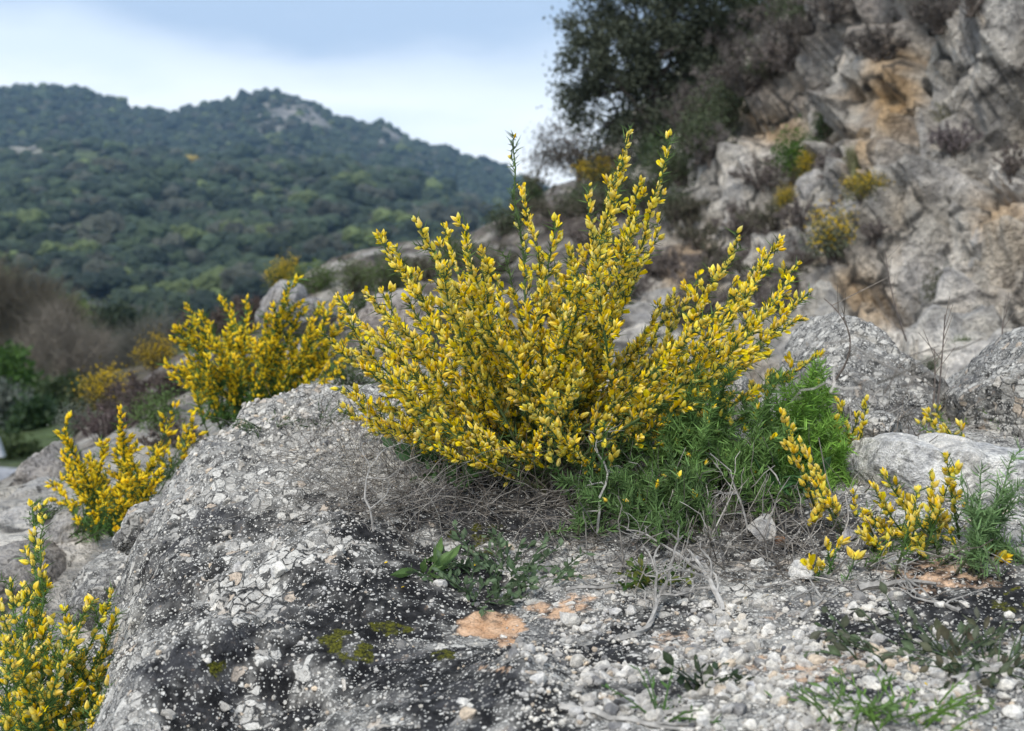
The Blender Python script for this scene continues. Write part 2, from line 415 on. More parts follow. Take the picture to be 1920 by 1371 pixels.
# tree positions over the visible hill faces
def scatter_trees(n, y0, y1, r):
    y = np.sqrt(r.uniform(y0 ** 2, y1 ** 2, n)); px = r.uniform(-260, 1120, n); x = (px - CX) / FPX * y * CP
    return x, y
def tree_tints(n, r, lift=1.0):
    a = r.uniform(0, 1, (n, 1)); g = np.array([.022, .032, .024]) * (1 - a) + np.array([.048, .066, .034]) * a
    br = (r.uniform(0, 1, (n, 1)) > .95); g = np.where(br, np.array([.085, .105, .04]), g)
    bl = (r.uniform(0, 1, (n, 1)) > .9); return np.where(bl, np.array([.062, .064, .048]), g) * r.uniform(.7, 1.3, (n, 1)) * lift
def tree_batch(x, y, rad, r, keep_bias=0.0):
    z = zfar(x, y); P = np.stack([x, y, z], 1); qx, qy = project(P)
    dens = fbm(P / 45, 2, 31) + .35 + keep_bias
    rk = np.exp(-((qx - 560) / 100) ** 2 - ((qy - 225) / 40) ** 2) * (y > 1300) + np.exp(-((qx - 730) / 40) ** 2 - ((qy - 262) / 26) ** 2) * (y > 1300) + np.exp(-((qx - 40) / 60) ** 2 - ((qy - 292) / 12) ** 2)
    ok = r.uniform(0, 1, len(x)) < np.clip(.14 + dens * 1.6 - rk * .9, .03, 1)
    return P[ok], rad[ok]
fmb = MB()
x, y = scatter_trees(7600, 300, 1010, r_); P, rad = tree_batch(x, y, np.exp(r_.normal(1.12, .33, len(x))), r_)
o_ = np.argsort(-(rad / P[:, 1])); P, rad = P[o_], rad[o_]
qx, qy = project(P); inview = (qx > -60) & (qx < 960) & (qy < 700)
near_i = np.where(inview)[0][:260]; rest = np.setdiff1d(np.arange(len(P)), near_i)
near_trees = (P[near_i], rad[near_i])
def stampc(mb, temps, P, rad, r, lift=1.0):
    n = len(P); th = r.uniform(0, 6.28, n); c, s_ = np.cos(th), np.sin(th); z0 = np.zeros(n)
    h = r.uniform(.8, 1.15, n)
    M = np.stack([np.stack([c * rad, -s_ * rad, z0], -1), np.stack([s_ * rad, c * rad, z0], -1), np.stack([z0, z0, rad * h], -1)], 1)
    t = tree_tints(n, r, lift); w = r.integers(0, len(temps), n)
    for k, T in enumerate(temps): mb.stamp(T, M[w == k], P[w == k], t[w == k])
stampc(fmb, MIDC, P[rest], rad[rest], r_, np.array([1.05, 1.08, 1.05]))
x, y = scatter_trees(11000, 1180, 1700, r_); P, rad = tree_batch(x, y, np.exp(r_.normal(1.15, .35, len(x))), r_, .15); stampc(fmb, FARC, P, rad, r_)
# along the ridge line
rx = r_.uniform(-500, 330, 500); ry = r_.uniform(1600, 1690, 500); P, rad = tree_batch(rx, ry, r_.uniform(2.5, 5.0, 500), r_, .5); stampc(fmb, FARC, P, rad, r_)
tag(fmb.obj('forest', M_tree, smooth=False), 'dark evergreen woodland covering the far mountain and hill', 'forest', kind='stuff')
tint = tree_tints(60, r_, np.array([1.05, 1.08, 1.05]))
protos = []
for k in range(18):
    T = NEARC[k % 6]; mb = MB(); mb.add(T[0], f3=T[1], c=T[2] * tint[k]); protos.append(mb.mesh('oak_tree', M_tree))
for k in range(len(near_trees[0])):
    o = bpy.data.objects.new('oak_tree', protos[k % 18]); COL.objects.link(o); o.location = near_trees[0][k]
    s_ = near_trees[1][k]; o.scale = (s_, s_, s_ * r_.uniform(.8, 1.1)); o.rotation_euler = (0, 0, r_.uniform(0, 6.28))
    tag(o, 'rounded dark green tree on the wooded far hillside', 'tree', 'trees on the lower far hillside')
def lone_crown(name, px, py, rad, col, label):
    yy = np.arange(300, 1800, 4.); p = at(px, py, yy); g = zfar(p[:, 0], p[:, 1]); i = np.argmax(p[:, 2] < g + 1)
    T = NEARC[2]; mb = MB(); q = p[i]
    for _ in range(5):
        c = q + np.array([r_.normal() * rad * .7, r_.normal() * 3, -.5]); mb.add(T[0] * rad * r_.uniform(.5, .8) + c, f3=T[1], c=T[2] * np.array(col))
    tag(mb.obj(name, M_tree, origin=q), label, 'tree')
lone_crown('flowering_tree', 352, 306, 7, (.34, .25, .05), 'mustard yellow tree standing out on the far hill crest')

# ------------------------------------------------------------------ middle hillside and road-cut cliff
CT = [(-400, 1450, 2.0), (0, 1330, 2.25), (150, 1330, 2.3), (0, 1160, 2.75), (130, 1130, 2.85), (220, 1020, 3.2), (0, 1010, 3.3), (100, 950, 3.7), (200, 920, 3.8),
      (-300, 960, 3.8), (0, 935, 4.4), (100, 905, 4.6), (300, 830, 4.5), (360, 790, 4.9), (430, 790, 4.2), (560, 770, 4.0), (260, 760, 6.0), (170, 800, 6.5),
      (300, 690, 8.0), (420, 640, 8.0), (500, 605, 7.5), (600, 600, 7.6), (650, 560, 9), (540, 535, 10), (700, 515, 12), (850, 462, 16), (950, 415, 20), (1050, 345, 22),
      (960, 700, 4.6), (1000, 630, 7), (800, 640, 6), (1300, 610, 8.2), (1450, 660, 7.2), (1600, 690, 6.0), (1700, 730, 5.0), (1900, 725, 4.8), (1600, 780, 4.0), (1750, 810, 3.6), (2100, 800, 3.7),
      (1500, 560, 8.6), (1500, 420, 10.2), (1500, 300, 11.2), (1500, 130, 12.4), (1500, 40, 13.4), (1500, -10, 15.5),
      (1640, 560, 8.0), (1640, 300, 9.7), (1640, 80, 10.8), (1800, 640, 6.3), (1800, 480, 7.4), (1800, 300, 8.3), (1800, 0, 9.5), (1800, -300, 11),
      (2200, 650, 5.6), (2200, 300, 6.8), (2200, 0, 7.8), (2200, -300, 9), (1300, 480, 10.4), (1300, 300, 12.6), (1300, 252, 14.6), (1300, 256, 17), (1400, 128, 15.5), (1400, 140, 22), (1300, 262, 22), (1200, 332, 22), (1150, 470, 12.5), (1150, 330, 17), (1150, 338, 19.5), (1050, 440, 14.5)]
cp = [tuple(at(*c)) for c in CT]
cp += [(-4.2, 6, -1.2), (-3.2, 8, -1.1), (-3.4, 11, -1.6), (-6, 14, -3.5), (-2.2, 15, -.4), (-1.5, 20, -.3), (0, 27, .9), (-6, 4, -.8), (-6, 22, -4.5), (-3, 27, -2.5), (2, 27, 3.6), (7, 22, 6.0), (11, 14, 6.4), (9, 24, 7.0)]
T2 = TPS(np.array(cp), 1e-3)
def cliffness(x, y, z0):
    px, py = project(np.stack([x, y, z0], 1))
    return sstep(px, 1000, 1500) * sstep(y, 4.2, 6.5)
def zmid(x, y, full=False):
    x = np.ravel(x).astype(float); y = np.ravel(y).astype(float); z0 = T2(x, y); P = np.stack([x, y, z0], 1)
    ck = cliffness(x, y, z0)
    wv_ = fbm(P * 1.3, 3, 71); Q = P + .25 * np.stack([wv_, fbm(P * 1.3 + 9, 3, 72), wv_ * .5], 1)
    f1, e1 = facets(Q * np.array([.75, .75, .95]), 13); f2, e2 = facets(Q * 2.3, 14)
    f4, e4 = facets(Q * np.array([2.0, 2.0, 4.5]), 16); tr = P[:, 2] * 1.5 + .8 * fbm(P * .8, 3, 17); tr = tr - np.floor(tr)
    d = ck * (.55 * f1 - .22 * (1 - sstep(e1, 0, .14)) + .24 * f2 - .10 * (1 - sstep(e2, 0, .12)) + .12 * f4 + .16 * (sstep(tr, .55, 1) - tr)) + .05 * fbm(P * 2.2, 4, 33) * (.6 + ck)
    d = d + ck * .06 * fbm(P * 7, 4, 44) + (.3 + .7 * ck) * .035 * facets(Q * 7.5, 15)[0] * 2
    if full:
        e = .05; zx = (T2(x + e, y) - T2(x - e, y)) / (2 * e); zy = (T2(x, y + e) - T2(x, y - e)) / (2 * e); nr = unit(np.stack([-zx, -zy, np.ones_like(zx)], 1))
        return P + nr * d[:, None]
    return z0 + d
xs = np.concatenate([np.arange(-6, -2.2, .08), np.arange(-2.2, 6.2, .033), np.arange(6.2, 10, .1)])
ys = np.concatenate([np.arange(1.9, 4, .05), np.arange(4, 13, .036), np.arange(13, 27, .09)])
hx, hy = np.meshgrid(xs, ys); hp = zmid(hx, hy, True); hzv = hp[:, 2]; qx, qy = project(hp)
ck = cliffness(hp[:, 0], hp[:, 1], hzv)
nA, nB = fbm(hp * 1.1, 4, 51), fbm(hp * 3.7, 4, 52)
Hc = np.empty((len(hp), 3)); grey = np.array([.55, .52, .465]); pale = np.array([.74, .70, .635]); tan = np.array([.52, .44, .34]); ora = np.array([.56, .38, .20]); brn = np.array([.13, .105, .085]); drk = np.array([.09, .088, .085])
def lerp(a, b, t): return a * (1 - t[:, None]) + b * t[:, None]
Hc[:] = grey; Hc = lerp(Hc, pale, sstep(nA + nB * .8, -.05, .25)); Hc = lerp(Hc, tan, .6 * sstep(fbm(hp * .9 + 20, 4, 53) + .5 * nB, .08, .26) * ck)
def ell(cx, cy, rx, ry, amp=.45): return np.clip(1.15 - ((qx - cx) / rx) ** 2 - ((qy - cy) / ry) ** 2 + 2.6 * amp * (nA + nB), 0, 1)
on = hp[:, 1] > 5.5
Hc = lerp(Hc, ora, np.maximum.reduce([ell(1665, 170, 70, 110, .2), .8 * ell(1600, 250, 45, 110), .8 * ell(1440, 240, 60, 40), .7 * ell(1640, 560, 80, 70), .8 * ell(1300, 510, 60, 60), .7 * ell(1880, 420, 60, 60)]) * on)
Hc = lerp(Hc, pale * 1.12, np.maximum.reduce([ell(1730, 500, 110, 70), ell(1850, 330, 110, 40), ell(1750, 650, 180, 40), .7 * ell(1390, 380, 80, 40), .6 * ell(1400, 300, 60, 40)]) * on)
soilm = sstep(-ck + .5 + .5 * nA, .1, .5); litter = lerp(np.broadcast_to(brn, Hc.shape), grey * .9, sstep(nB, -.1, .35)); Hc = lerp(Hc, litter, soilm * .85 * sstep(hp[:, 1], 4.4, 6.0))
Hc = lerp(Hc, drk, .45 * sstep(fbm(hp * np.array([2.6, 2.6, 1.2]) + 40, 5, 54), .16, .34))
Hc = lerp(Hc, brn * 1.7, .6 * np.maximum.reduce([ell(1150, 430, 130, 90), ell(1420, 170, 160, 60), ell(1400, 60, 260, 60), ell(1560, 30, 160, 60)]) * on)
grid_obj('hillside', hp[:, 0].reshape(hx.shape), hp[:, 1].reshape(hx.shape), hzv.reshape(hx.shape), Hc, M_cliff, smooth=False)
HQ = (qx.copy(), qy.copy())
def hit(px, py, fn=None, y0=2.2, y1=26., n=900):
    if fn is None:                                           # nearest surface point of the displaced hillside in that direction
        d = np.hypot(HQ[0] - px, HQ[1] - py) + 40 * (hp[:, 1] < max(y0, 2.2)); c_ = np.where(d < max(6, d.min() + 2))[0]; return hp[c_[np.argmin(hp[c_, 1])]].copy()
    yy = np.geomspace(y0, y1, n); p = at(px, py, yy); g = fn(p[:, 0], p[:, 1]); i = int(np.argmax(p[:, 2] < g))
    return p[i]

# ------------------------------------------------------------------ foreground outcrop (conglomerate)
OT = [(1030, 890, 2.2), (640, 748, 3.05), (520, 768, 3.0), (450, 803, 2.9), (380, 838, 2.75), (340, 895, 2.62), (285, 965, 2.45), (250, 1040, 2.28), (240, 1150, 2.05), (220, 1250, 1.88), (175, 1371, 1.68), (120, 1480, 1.5),
      (800, 745, 3.1), (1000, 740, 3.2), (1250, 735, 3.3), (1500, 770, 3.05), (1700, 770, 3.05), (1900, 770, 3.0), (2150, 770, 3.0),
      (500, 880, 2.55), (640, 850, 2.5), (760, 880, 2.3), (560, 960, 2.18), (450, 1000, 2.15), (380, 1100, 1.98), (320, 1220, 1.8), (690, 935, 2.12), (620, 985, 2.03),
      (700, 1020, 1.97), (560, 1065, 1.9), (450, 1150, 1.78), (600, 1200, 1.70), (400, 1290, 1.62), (450, 1371, 1.56), (700, 1371, 1.46), (860, 1250, 1.62), (930, 1180, 1.75), (1000, 1000, 2.05),
      (1100, 1371, 1.39), (1300, 1200, 1.66), (1500, 1371, 1.35), (1900, 1371, 1.34), (1900, 1100, 1.75), (1500, 1050, 1.9), (1300, 1000, 2.0), (1900, 1000, 1.9), (1300, 880, 2.32), (1600, 880, 2.3), (1900, 900, 2.25), (1600, 800, 2.7),
      (450, 1600, 1.33), (1000, 1600, 1.15), (1500, 1600, 1.12), (2100, 1400, 1.32), (2150, 1000, 1.9), (2200, 1600, 1.1)]
op = [tuple(at(*c)) for c in OT]
# the flank falls away beyond the left silhouette, and the back drops behind the crest
for (px, py, Y, dx, dz) in [(340, 895, 2.62, .16, .30), (285, 965, 2.45, .16, .34), (250, 1040, 2.28, .16, .36), (240, 1150, 2.05, .15, .36), (220, 1250, 1.88, .14, .34), (175, 1371, 1.68, .13, .32), (120, 1480, 1.5, .13, .3), (380, 838, 2.75, .16, .24)]:
    q = at(px, py, Y); op += [(q[0] - dx, q[1] + .05, q[2] - dz), (q[0] - dx - .5, q[1] + .15, q[2] - dz - .35)]
for (px, py, Y, dy, dz) in [(450, 803, 2.9, .3, .22), (520, 768, 3.0, .35, .2), (640, 748, 3.05, .4, .16), (800, 745, 3.1, .4, .14), (1000, 740, 3.2, .4, .12)]:
    q = at(px, py, Y); op += [(q[0] - .05, q[1] + dy, q[2] - dz)]
T1 = TPS(np.array(op), 2e-4)
def slabmask(px, py):
    return np.clip(np.maximum(1.1 - ((px - 470) / 90) ** 2 - ((py - 1120) / 50) ** 2, np.maximum(1.0 - ((px - 560) / 60) ** 2 - ((py - 1045) / 30) ** 2, .9 - ((px - 470) / 45) ** 2 - ((py - 1340) / 40) ** 2)), 0, 1)
def zout(x, y, fine=True):
    x = np.ravel(x).astype(float); y = np.ravel(y).astype(float); z0 = T1(x, y); P = np.stack([x, y, z0], 1)
    qx, qy = project(P); left = 1 - sstep(qx, 450, 900)
    d = .022 * fbm(P * 5.5, 4, 61) * (.5 + left) + .012 * np.abs(fbm(P * 13, 3, 62)) * (.6 + .8 * left)
    # weathered ledge between the dark dome and the flank
    f1, e1 = facets(P * np.array([6, 6, 9.]), 63); d = d + .02 * f1 * (.25 + left) * .8 - .006 * (1 - sstep(e1, 0, .1)) * left
    d = d + .010 * np.exp(-((qx - 975) / 75) ** 2 - ((qy - 1300) / 60) ** 2) * 3
    if fine:
        g1, e2 = facets(P * 40, 64); sm = slabmask(qx, qy)
        g3, e3 = facets(P * np.array([17, 17, 24.]), 68); d = d + .010 * g3 * (.12 + left) + .0045 * g1 * (.5 + .9 * left) - .005 * sm * (1 - sstep(e2, 0, .1)) + .003 * fbm(P * 70, 2, 65)
    return z0 + d
ox, oy = np.meshgrid(np.arange(-1.25, 1.75, .0066), np.concatenate([np.arange(1.0, 2.5, .0062), np.arange(2.5, 3.75, .0105)]))
oz = zout(ox, oy)
O = np.stack([ox.ravel(), oy.ravel(), oz], 1); qx, qy = project(O)
nA, nB = fbm(O * 7, 4, 66), fbm(O * 28, 3, 67)
def el(cx, cy, rx, ry, n=1.5): return np.clip(1.3 - ((qx - cx) / rx) ** 2 - ((qy - cy) / ry) ** 2 + n * (nA + nB), 0, 1)
lich = np.maximum.reduce([el(690, 965, 120, 50), el(620, 1240, 280, 150), el(800, 1150, 190, 120), el(400, 1290, 130, 110), el(860, 1290, 190, 130), el(1080, 1215, 170, 55), el(1630, 1180, 150, 48), el(1800, 1130, 150, 75), el(1000, 1350, 110, 80), .75 * el(340, 1100, 90, 90), .7 * el(430, 985, 130, 35), .6 * el(1180, 1160, 200, 40), el(1600, 1290, 110, 20), .8 * el(1200, 1290, 120, 16), el(540, 1150, 60, 40)])
lich = np.clip(lich * (1 - .8 * slabmask(qx, qy)), 0, 1)
litter_shade = np.maximum.reduce([el(1050, 950, 330, 75), el(1400, 1000, 200, 60), el(1000, 880, 200, 70)])  # dark dry litter, with contact shade under the bush painted into it
soil = np.maximum.reduce([.95 * el(935, 1180, 88, 30), .6 * el(1050, 1140, 90, 30), .45 * el(1545, 1245, 150, 32), .42 * el(1760, 1085, 110, 28), .4 * el(1300, 1210, 100, 30), .6 * el(925, 1253, 40, 8), .5 * el(1450, 1150, 60, 20)])
moss = np.maximum.reduce([.85 * el(640, 1215, 55, 34), .9 * el(405, 1248, 22, 12), .85 * el(628, 1300, 30, 30), .7 * el(735, 1180, 40, 16), .55 * el(900, 1010, 60, 30), .7 * el(830, 1230, 30, 12), .5 * el(1890, 1140, 40, 30)])
lich = np.clip(np.maximum(1.15 * lich * (.62 + .38 * sstep(nB + .6 * nA, -.25, .2)), .95 * litter_shade), 0, 1)  # litter and its painted contact shade darken through the lichen channel
slab = slabmask(qx, qy)
om = MB(); ny, nx = ox.shape; i = np.arange(ny - 1)[:, None] * nx + np.arange(nx - 1)[None]
F4 = np.stack([i, i + 1, i + nx + 1, i + nx], -1).reshape(-1, 4)
under = oz < (zmid(ox, oy) if False else T2(ox, oy)) - .15
F4 = F4[~under[F4].all(1)]
om.add(O, f4=F4); outcrop = om.obj('ground', M_out, smooth=True, kind='structure')
mk = outcrop.data.attributes.new('mask', 'FLOAT_COLOR', 'POINT')
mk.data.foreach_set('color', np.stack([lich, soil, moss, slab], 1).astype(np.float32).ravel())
def gnormal(x, y, e=.006):
    zx = (T1(x + e, y) - T1(x - e, y)) / (2 * e); zy = (T1(x, y + e) - T1(x, y - e)) / (2 * e)
    return unit(np.stack([-zx, -zy, np.ones_like(zx)], 1))
def on_out(px, py): return hit(px, py, zout, 1.05, 3.6, 700)

# pebbles and clasts standing proud of the surface
r_ = np.random.default_rng(77)
NP = 210000
x = r_.uniform(-1.1, 1.6, NP); y = 1.12 + (3.2 - 1.12) * r_.uniform(0, 1, NP) ** 1.5
ix = np.clip(((x + 1.25) / .0066).astype(int), 0, nx - 1); yv = oy[:, 0]; iy = np.clip(np.searchsorted(yv, y), 0, ny - 1); gi = iy * nx + ix
vis = (qx[gi] > -60) & (qx[gi] < 1990) & (qy[gi] < 1430)
li, so_, mo_, lit = lich[gi], soil[gi], moss[gi], litter_shade[gi]
gravel = np.clip(1.25 - ((qx[gi] - 1400) / 560) ** 2 - ((qy[gi] - 1260) / 150) ** 2, 0, 1) + .9 * np.clip(1.2 - ((qx[gi] - 600) / 260) ** 2 - ((qy[gi] - 800) / 70) ** 2, 0, 1)
dens = .24 + .85 * gravel * (1 - .75 * np.clip(li * 1.6 - .3, 0, 1)) - .02 * li - .35 * (so_ > .5) - .3 * mo_ - .8 * lit * (1 - gravel)
dens = dens * (.22 + 1.3 * sstep(fbm(np.stack([x, y, y * 0], 1) * 15, 4, 81), -.15, .28))
bare = np.clip(1.2 - ((qx[gi] - 830) / 150) ** 2 - ((qy[gi] - 1260) / 60) ** 2, 0, 1); dens = dens * (1 - .85 * bare)
ok = vis & (r_.uniform(0, 1, NP) < dens); x, y, gi, li, gravel = x[ok], y[ok], gi[ok], li[ok], gravel[ok]; lit = lit[ok]
n = len(x)
size = .0015 * np.exp(r_.normal(-.05, .58, n)) * (1 + .65 * np.clip(gravel, 0, 1)) * (1 + 1.6 * (r_.uniform(0, 1, n) > .95)) * np.where(li > .5, .82, 1)
size = np.clip(size, .0010, .0082)
nrm = gnormal(x, y); P = np.stack([x, y, zout(x, y)], 1) + nrm * (size * .25)[:, None]
def stone_templates(k, sub, r):
    out = []; V, F = ico(sub)
    for _ in range(k):
        v = V.copy()
        for __ in range(9):                                  # chop facets off
            d = unit(r.normal(size=3)); h = r.uniform(.5, .85); s_ = v @ d; v = v - np.maximum(s_ - h, 0)[:, None] * d
        v = v * r.uniform(.75, 1.3, 3); v[:, 2] *= .72; out.append((v, F, np.ones((len(v), 3)) * r.uniform(.93, 1.07, (len(v), 1))))
    return out
ST0 = stone_templates(14, 0, r_); ST1 = stone_templates(16, 2, r_)
def stone_cols(n, r):
    a = r.uniform(0, 1, (n, 1)); c = np.array([.46, .435, .39]) * (1 - a) + np.array([.76, .73, .67]) * a
    u = r.uniform(0, 1, (n, 1)); c = np.where(u > .92, np.array([.60, .50, .385]), c); c = np.where(u < .1, np.array([.27, .262, .25]), c)
    return np.where((u > .985), np.array([.12, .12, .125]), c)
pc = stone_cols(n, r_)
B = frames(nrm, r_); tilt = np.einsum('nij,njk->nik', B, frames(unit(np.array([0, 0, 1]) + .35 * r_.normal(size=(n, 3))), r_)); Mx = tilt * size[:, None, None]
px_size = size / y; qpx, qpy = project(P)
seen = (qpx > 5) & (qpx < 1915) & (qpy < 1362); bx = (qpx > 800) & (qpx < 1600) & (qpy < 1000)
order = np.argsort(-np.where(seen & ~bx, px_size, 0)); big = order[:290]; rest = order[290:]
pm = MB(); w = r_.integers(0, len(ST0), n)
for k, T in enumerate(ST0):
    s_ = rest[w[rest] == k]; pm.stamp(T, Mx[s_], P[s_], pc[s_])
pm.obj('pebbles', M_stone, outcrop, kind='stuff')
pms = []
for k in range(48):
    T = ST1[k % 16]; mb = MB(); mb.add(T[0], f3=T[1], c=T[2] * stone_cols(1, r_)[0]); pms.append(mb.mesh('pebble', M_stone))
def mat4(M, p): return Matrix([[*map(float, M[0]), float(p[0])], [*map(float, M[1]), float(p[1])], [*map(float, M[2]), float(p[2])], [0, 0, 0, 1]])
for j, b in enumerate(big):
    o = bpy.data.objects.new('pebble', pms[j % 48]); COL.objects.link(o); o.parent = outcrop; o.matrix_basis = mat4(Mx[b] * 1.15, P[b])

# loose stones that stand out
def rough_stone(name, p, rad, col, label, cat, seed, group=None, mat=None, sink=.25, sub=3, chops=12, squash=.75):
    r = np.random.default_rng(seed); V, F = ico(sub); v = V.copy()
    for _ in range(chops):
        d = unit(r.normal(size=3)); h = r.uniform(.5, .85); s_ = v @ d; v = v - np.maximum(s_ - h, 0)[:, None] * d
    v = v * (1 + .10 * fbm(V * 3 + seed, 4, seed)[:, None]); v = v * np.array([1, .85, squash]) * rad; v[:, 2] += rad * (squash * .8 - sink)
    th = r.uniform(0, 6.28); R = np.array([[math.cos(th), -math.sin(th), 0], [math.sin(th), math.cos(th), 0], [0, 0, 1]]); v = v @ R.T
    mb = MB(); mb.add(v + p, f3=F, c=np.array(col)); return tag(mb.obj(name, mat or M_stone, origin=p), label, cat, group)
WH = (.70, .68, .63)
for i, (px, py, rp, col, lab) in enumerate([
    (525, 1075, 22, WH, 'sharp white stone lying loose on the lichen covered rock'),
    (1417, 1066, 20, WH, 'jagged white stone among the dead twigs below the green shoots'),
    (1497, 1085, 30, WH, 'flat white angular stone leaning beside the small green gorse sprig'),
    (1428, 1005, 38, (.5, .48, .44), 'grey stone half buried in dead grass under the bushes'),
    (866, 1322, 15, WH, 'smooth white pebble on the bare dark rock, larger of the two'),
    (882, 1328, 9, WH, 'small white pebble touching the larger smooth one on the dark rock'),
    (1682, 1125, 17, (.55, .52, .46), 'rounded cream stone on the dark gravel below the twig'),
    (1068, 1172, 26, (.52, .5, .46), 'knobbly pale stone at the edge of the black rock patch'),
    (1306, 1060, 20, (.40, .39, .38), 'flat grey stone in the twigs near the little green plant'),
    (1590, 1012, 18, (.45, .43, .42), 'grey flake of stone under the right hand gorse'),
    (1462, 1020, 14, (.34, .19, .11), 'reddish brown stone tucked beneath the dead twigs'),
    (1895, 1240, 17, WH, 'pale rounded stone at the right edge of the gravel'),
    (1900, 1345, 22, WH, 'big whitish stone in the bottom corner gravel'),
    (1705, 1275, 15, (.6, .56, .48), 'cream pebble next to the trailing herb'),
    (1520, 1240, 16, (.5, .46, .4), 'tan grey stone in the middle of the peach coloured grit'),
    (1470, 1222, 10, (.11, .115, .13), 'dark slate coloured pebble among pale gravel'),
    (1412, 1290, 15, (.52, .52, .53), 'blue grey angular stone lying in the gravel'),
    (1390, 1163, 12, (.58, .53, .46), 'pinkish cream stone at the top of the gravel slope')]):
    p = on_out(px, py); rough_stone('stone', p, rp / FPX * p[1] * 1.08, col, lab, 'stone', 100 + i)

# ------------------------------------------------------------------ boulders from their outlines
def boulder(name, poly, Y, depth, col, label, seed, amp=.05, mat=None, n=(110, 44), lean=0.0, pale_top=.0, group=None):
    q = np.array([at(px, py, Y) for px, py in poly]); c = q.mean(0)
    ang = np.arctan2(q[:, 2] - c[2], q[:, 0] - c[0]); rad = np.hypot(q[:, 2] - c[2], q[:, 0] - c[0]); o = np.argsort(ang); ang, rad = ang[o], rad[o]
    a = np.concatenate([ang - 2 * math.pi, ang, ang + 2 * math.pi]); rr = np.concatenate([rad] * 3)
    ph = np.linspace(-math.pi, math.pi, n[0], endpoint=False); R = np.interp(ph, a, rr)
    t = np.linspace(-1, 1, n[1]); sy = np.sign(t) * np.abs(t) ** .9; pr = np.sqrt(np.maximum(1 - np.abs(sy) ** 2.4, 0)); pr[0] = pr[-1] = .02
    X = c[0] + pr[:, None] * (R * np.cos(ph))[None]; Z = c[2] + pr[:, None] * (R * np.sin(ph))[None]; Yv = c[1] + sy[:, None] * depth + np.zeros_like(X)
    v = np.stack([X, Yv, Z], -1).reshape(-1, 3); rc = np.random.default_rng(seed + 900); s = float(rad.mean()); sc3 = np.array([R.max(), depth, R.max()])
    for _ in range(22):
        dn = rc.normal(size=3) * np.array([.75, 1.1, .75]); dn[1] = -abs(dn[1]) if rc.uniform() < .8 else dn[1]; dn = unit(dn); w_ = (v - c) @ dn; hh = np.quantile(w_, .995) * rc.uniform(.80, .97); v = v - np.maximum(w_ - hh, 0)[:, None] * dn
    d = unit(v - c); u = v / s
    f1, e1 = facets(u * 1.6 + seed, seed); f2, e2 = facets(u * 5 + seed, seed + 1)
    dd = amp * s * (1.3 * f1 + .6 * f2 + .9 * fbm(u * 3 + seed, 5, seed + 2) + .5 * fbm(u * 14 + seed, 4, seed + 5) - .5 * (1 - sstep(e1, 0, .1)))
    v = v + d * dd[:, None]
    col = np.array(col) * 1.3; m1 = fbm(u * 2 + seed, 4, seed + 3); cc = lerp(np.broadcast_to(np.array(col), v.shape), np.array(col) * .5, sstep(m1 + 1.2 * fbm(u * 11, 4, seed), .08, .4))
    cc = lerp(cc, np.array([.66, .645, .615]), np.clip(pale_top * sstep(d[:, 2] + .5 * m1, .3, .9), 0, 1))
    i = np.arange(n[1] - 1)[:, None] * n[0]; j = np.arange(n[0])[None]; k = (j + 1) % n[0]
    F = np.stack([i + j, i + k, i + n[0] + k, i + n[0] + j], -1).reshape(-1, 4)
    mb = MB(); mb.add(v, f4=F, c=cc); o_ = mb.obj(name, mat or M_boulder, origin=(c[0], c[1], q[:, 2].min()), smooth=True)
    if mat is M_out:
        mk_ = o_.data.attributes.new('mask', 'FLOAT_COLOR', 'POINT'); lc = np.clip(-.06 + 1.3 * fbm(u * 2.5 + seed, 4, seed + 8) + .9 * fbm(u * 9, 3, seed + 9) - .35 * sstep(d[:, 2], .2, .8), 0, .85)
        mk_.data.foreach_set('color', np.stack([lc, lc * 0, lc * 0, lc * 0], 1).astype(np.float32).ravel())
    return tag(o_, label, 'boulder', group)
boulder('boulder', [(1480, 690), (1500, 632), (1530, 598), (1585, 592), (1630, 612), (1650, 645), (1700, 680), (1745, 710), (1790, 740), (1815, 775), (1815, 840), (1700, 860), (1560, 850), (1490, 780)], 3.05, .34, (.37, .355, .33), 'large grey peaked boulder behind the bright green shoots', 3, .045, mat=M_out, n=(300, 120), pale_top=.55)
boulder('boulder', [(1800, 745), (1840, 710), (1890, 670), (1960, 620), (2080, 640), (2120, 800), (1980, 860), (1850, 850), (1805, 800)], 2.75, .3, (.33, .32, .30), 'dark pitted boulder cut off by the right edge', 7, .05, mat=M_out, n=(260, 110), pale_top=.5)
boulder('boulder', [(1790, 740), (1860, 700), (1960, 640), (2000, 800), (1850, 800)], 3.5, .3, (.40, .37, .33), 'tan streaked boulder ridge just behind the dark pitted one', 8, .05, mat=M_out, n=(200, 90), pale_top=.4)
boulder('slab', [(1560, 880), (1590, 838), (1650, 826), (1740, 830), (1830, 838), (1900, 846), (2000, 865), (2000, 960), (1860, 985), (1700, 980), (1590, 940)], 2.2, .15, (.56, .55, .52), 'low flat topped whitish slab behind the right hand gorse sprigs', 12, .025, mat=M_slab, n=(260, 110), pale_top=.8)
boulder('boulder', [(1290, 720), (1330, 705), (1400, 712), (1420, 760), (1350, 790), (1290, 770)], 2.7, .1, (.58, .57, .55), 'small white boulder glimpsed through the gorse stems', 15, .05, mat=M_out, n=(160, 60), pale_top=.5)
boulder('boulder', [(1605, 800), (1640, 775), (1680, 785), (1690, 830), (1620, 840)], 2.55, .07, (.40, .38, .35), 'small rounded grey stone at the foot of the peaked boulder', 16, .05, mat=M_out, n=(160, 60), pale_top=.3)
boulder('boulder', [(20, 925), (50, 890), (85, 845), (112, 822), (130, 840), (135, 890), (120, 930), (60, 960), (20, 960)], 4.3, .22, (.40, .37, .34), 'tall pale wedge shaped rock at the edge of the drop', 21, .05, n=(160, 70), pale_top=.2)
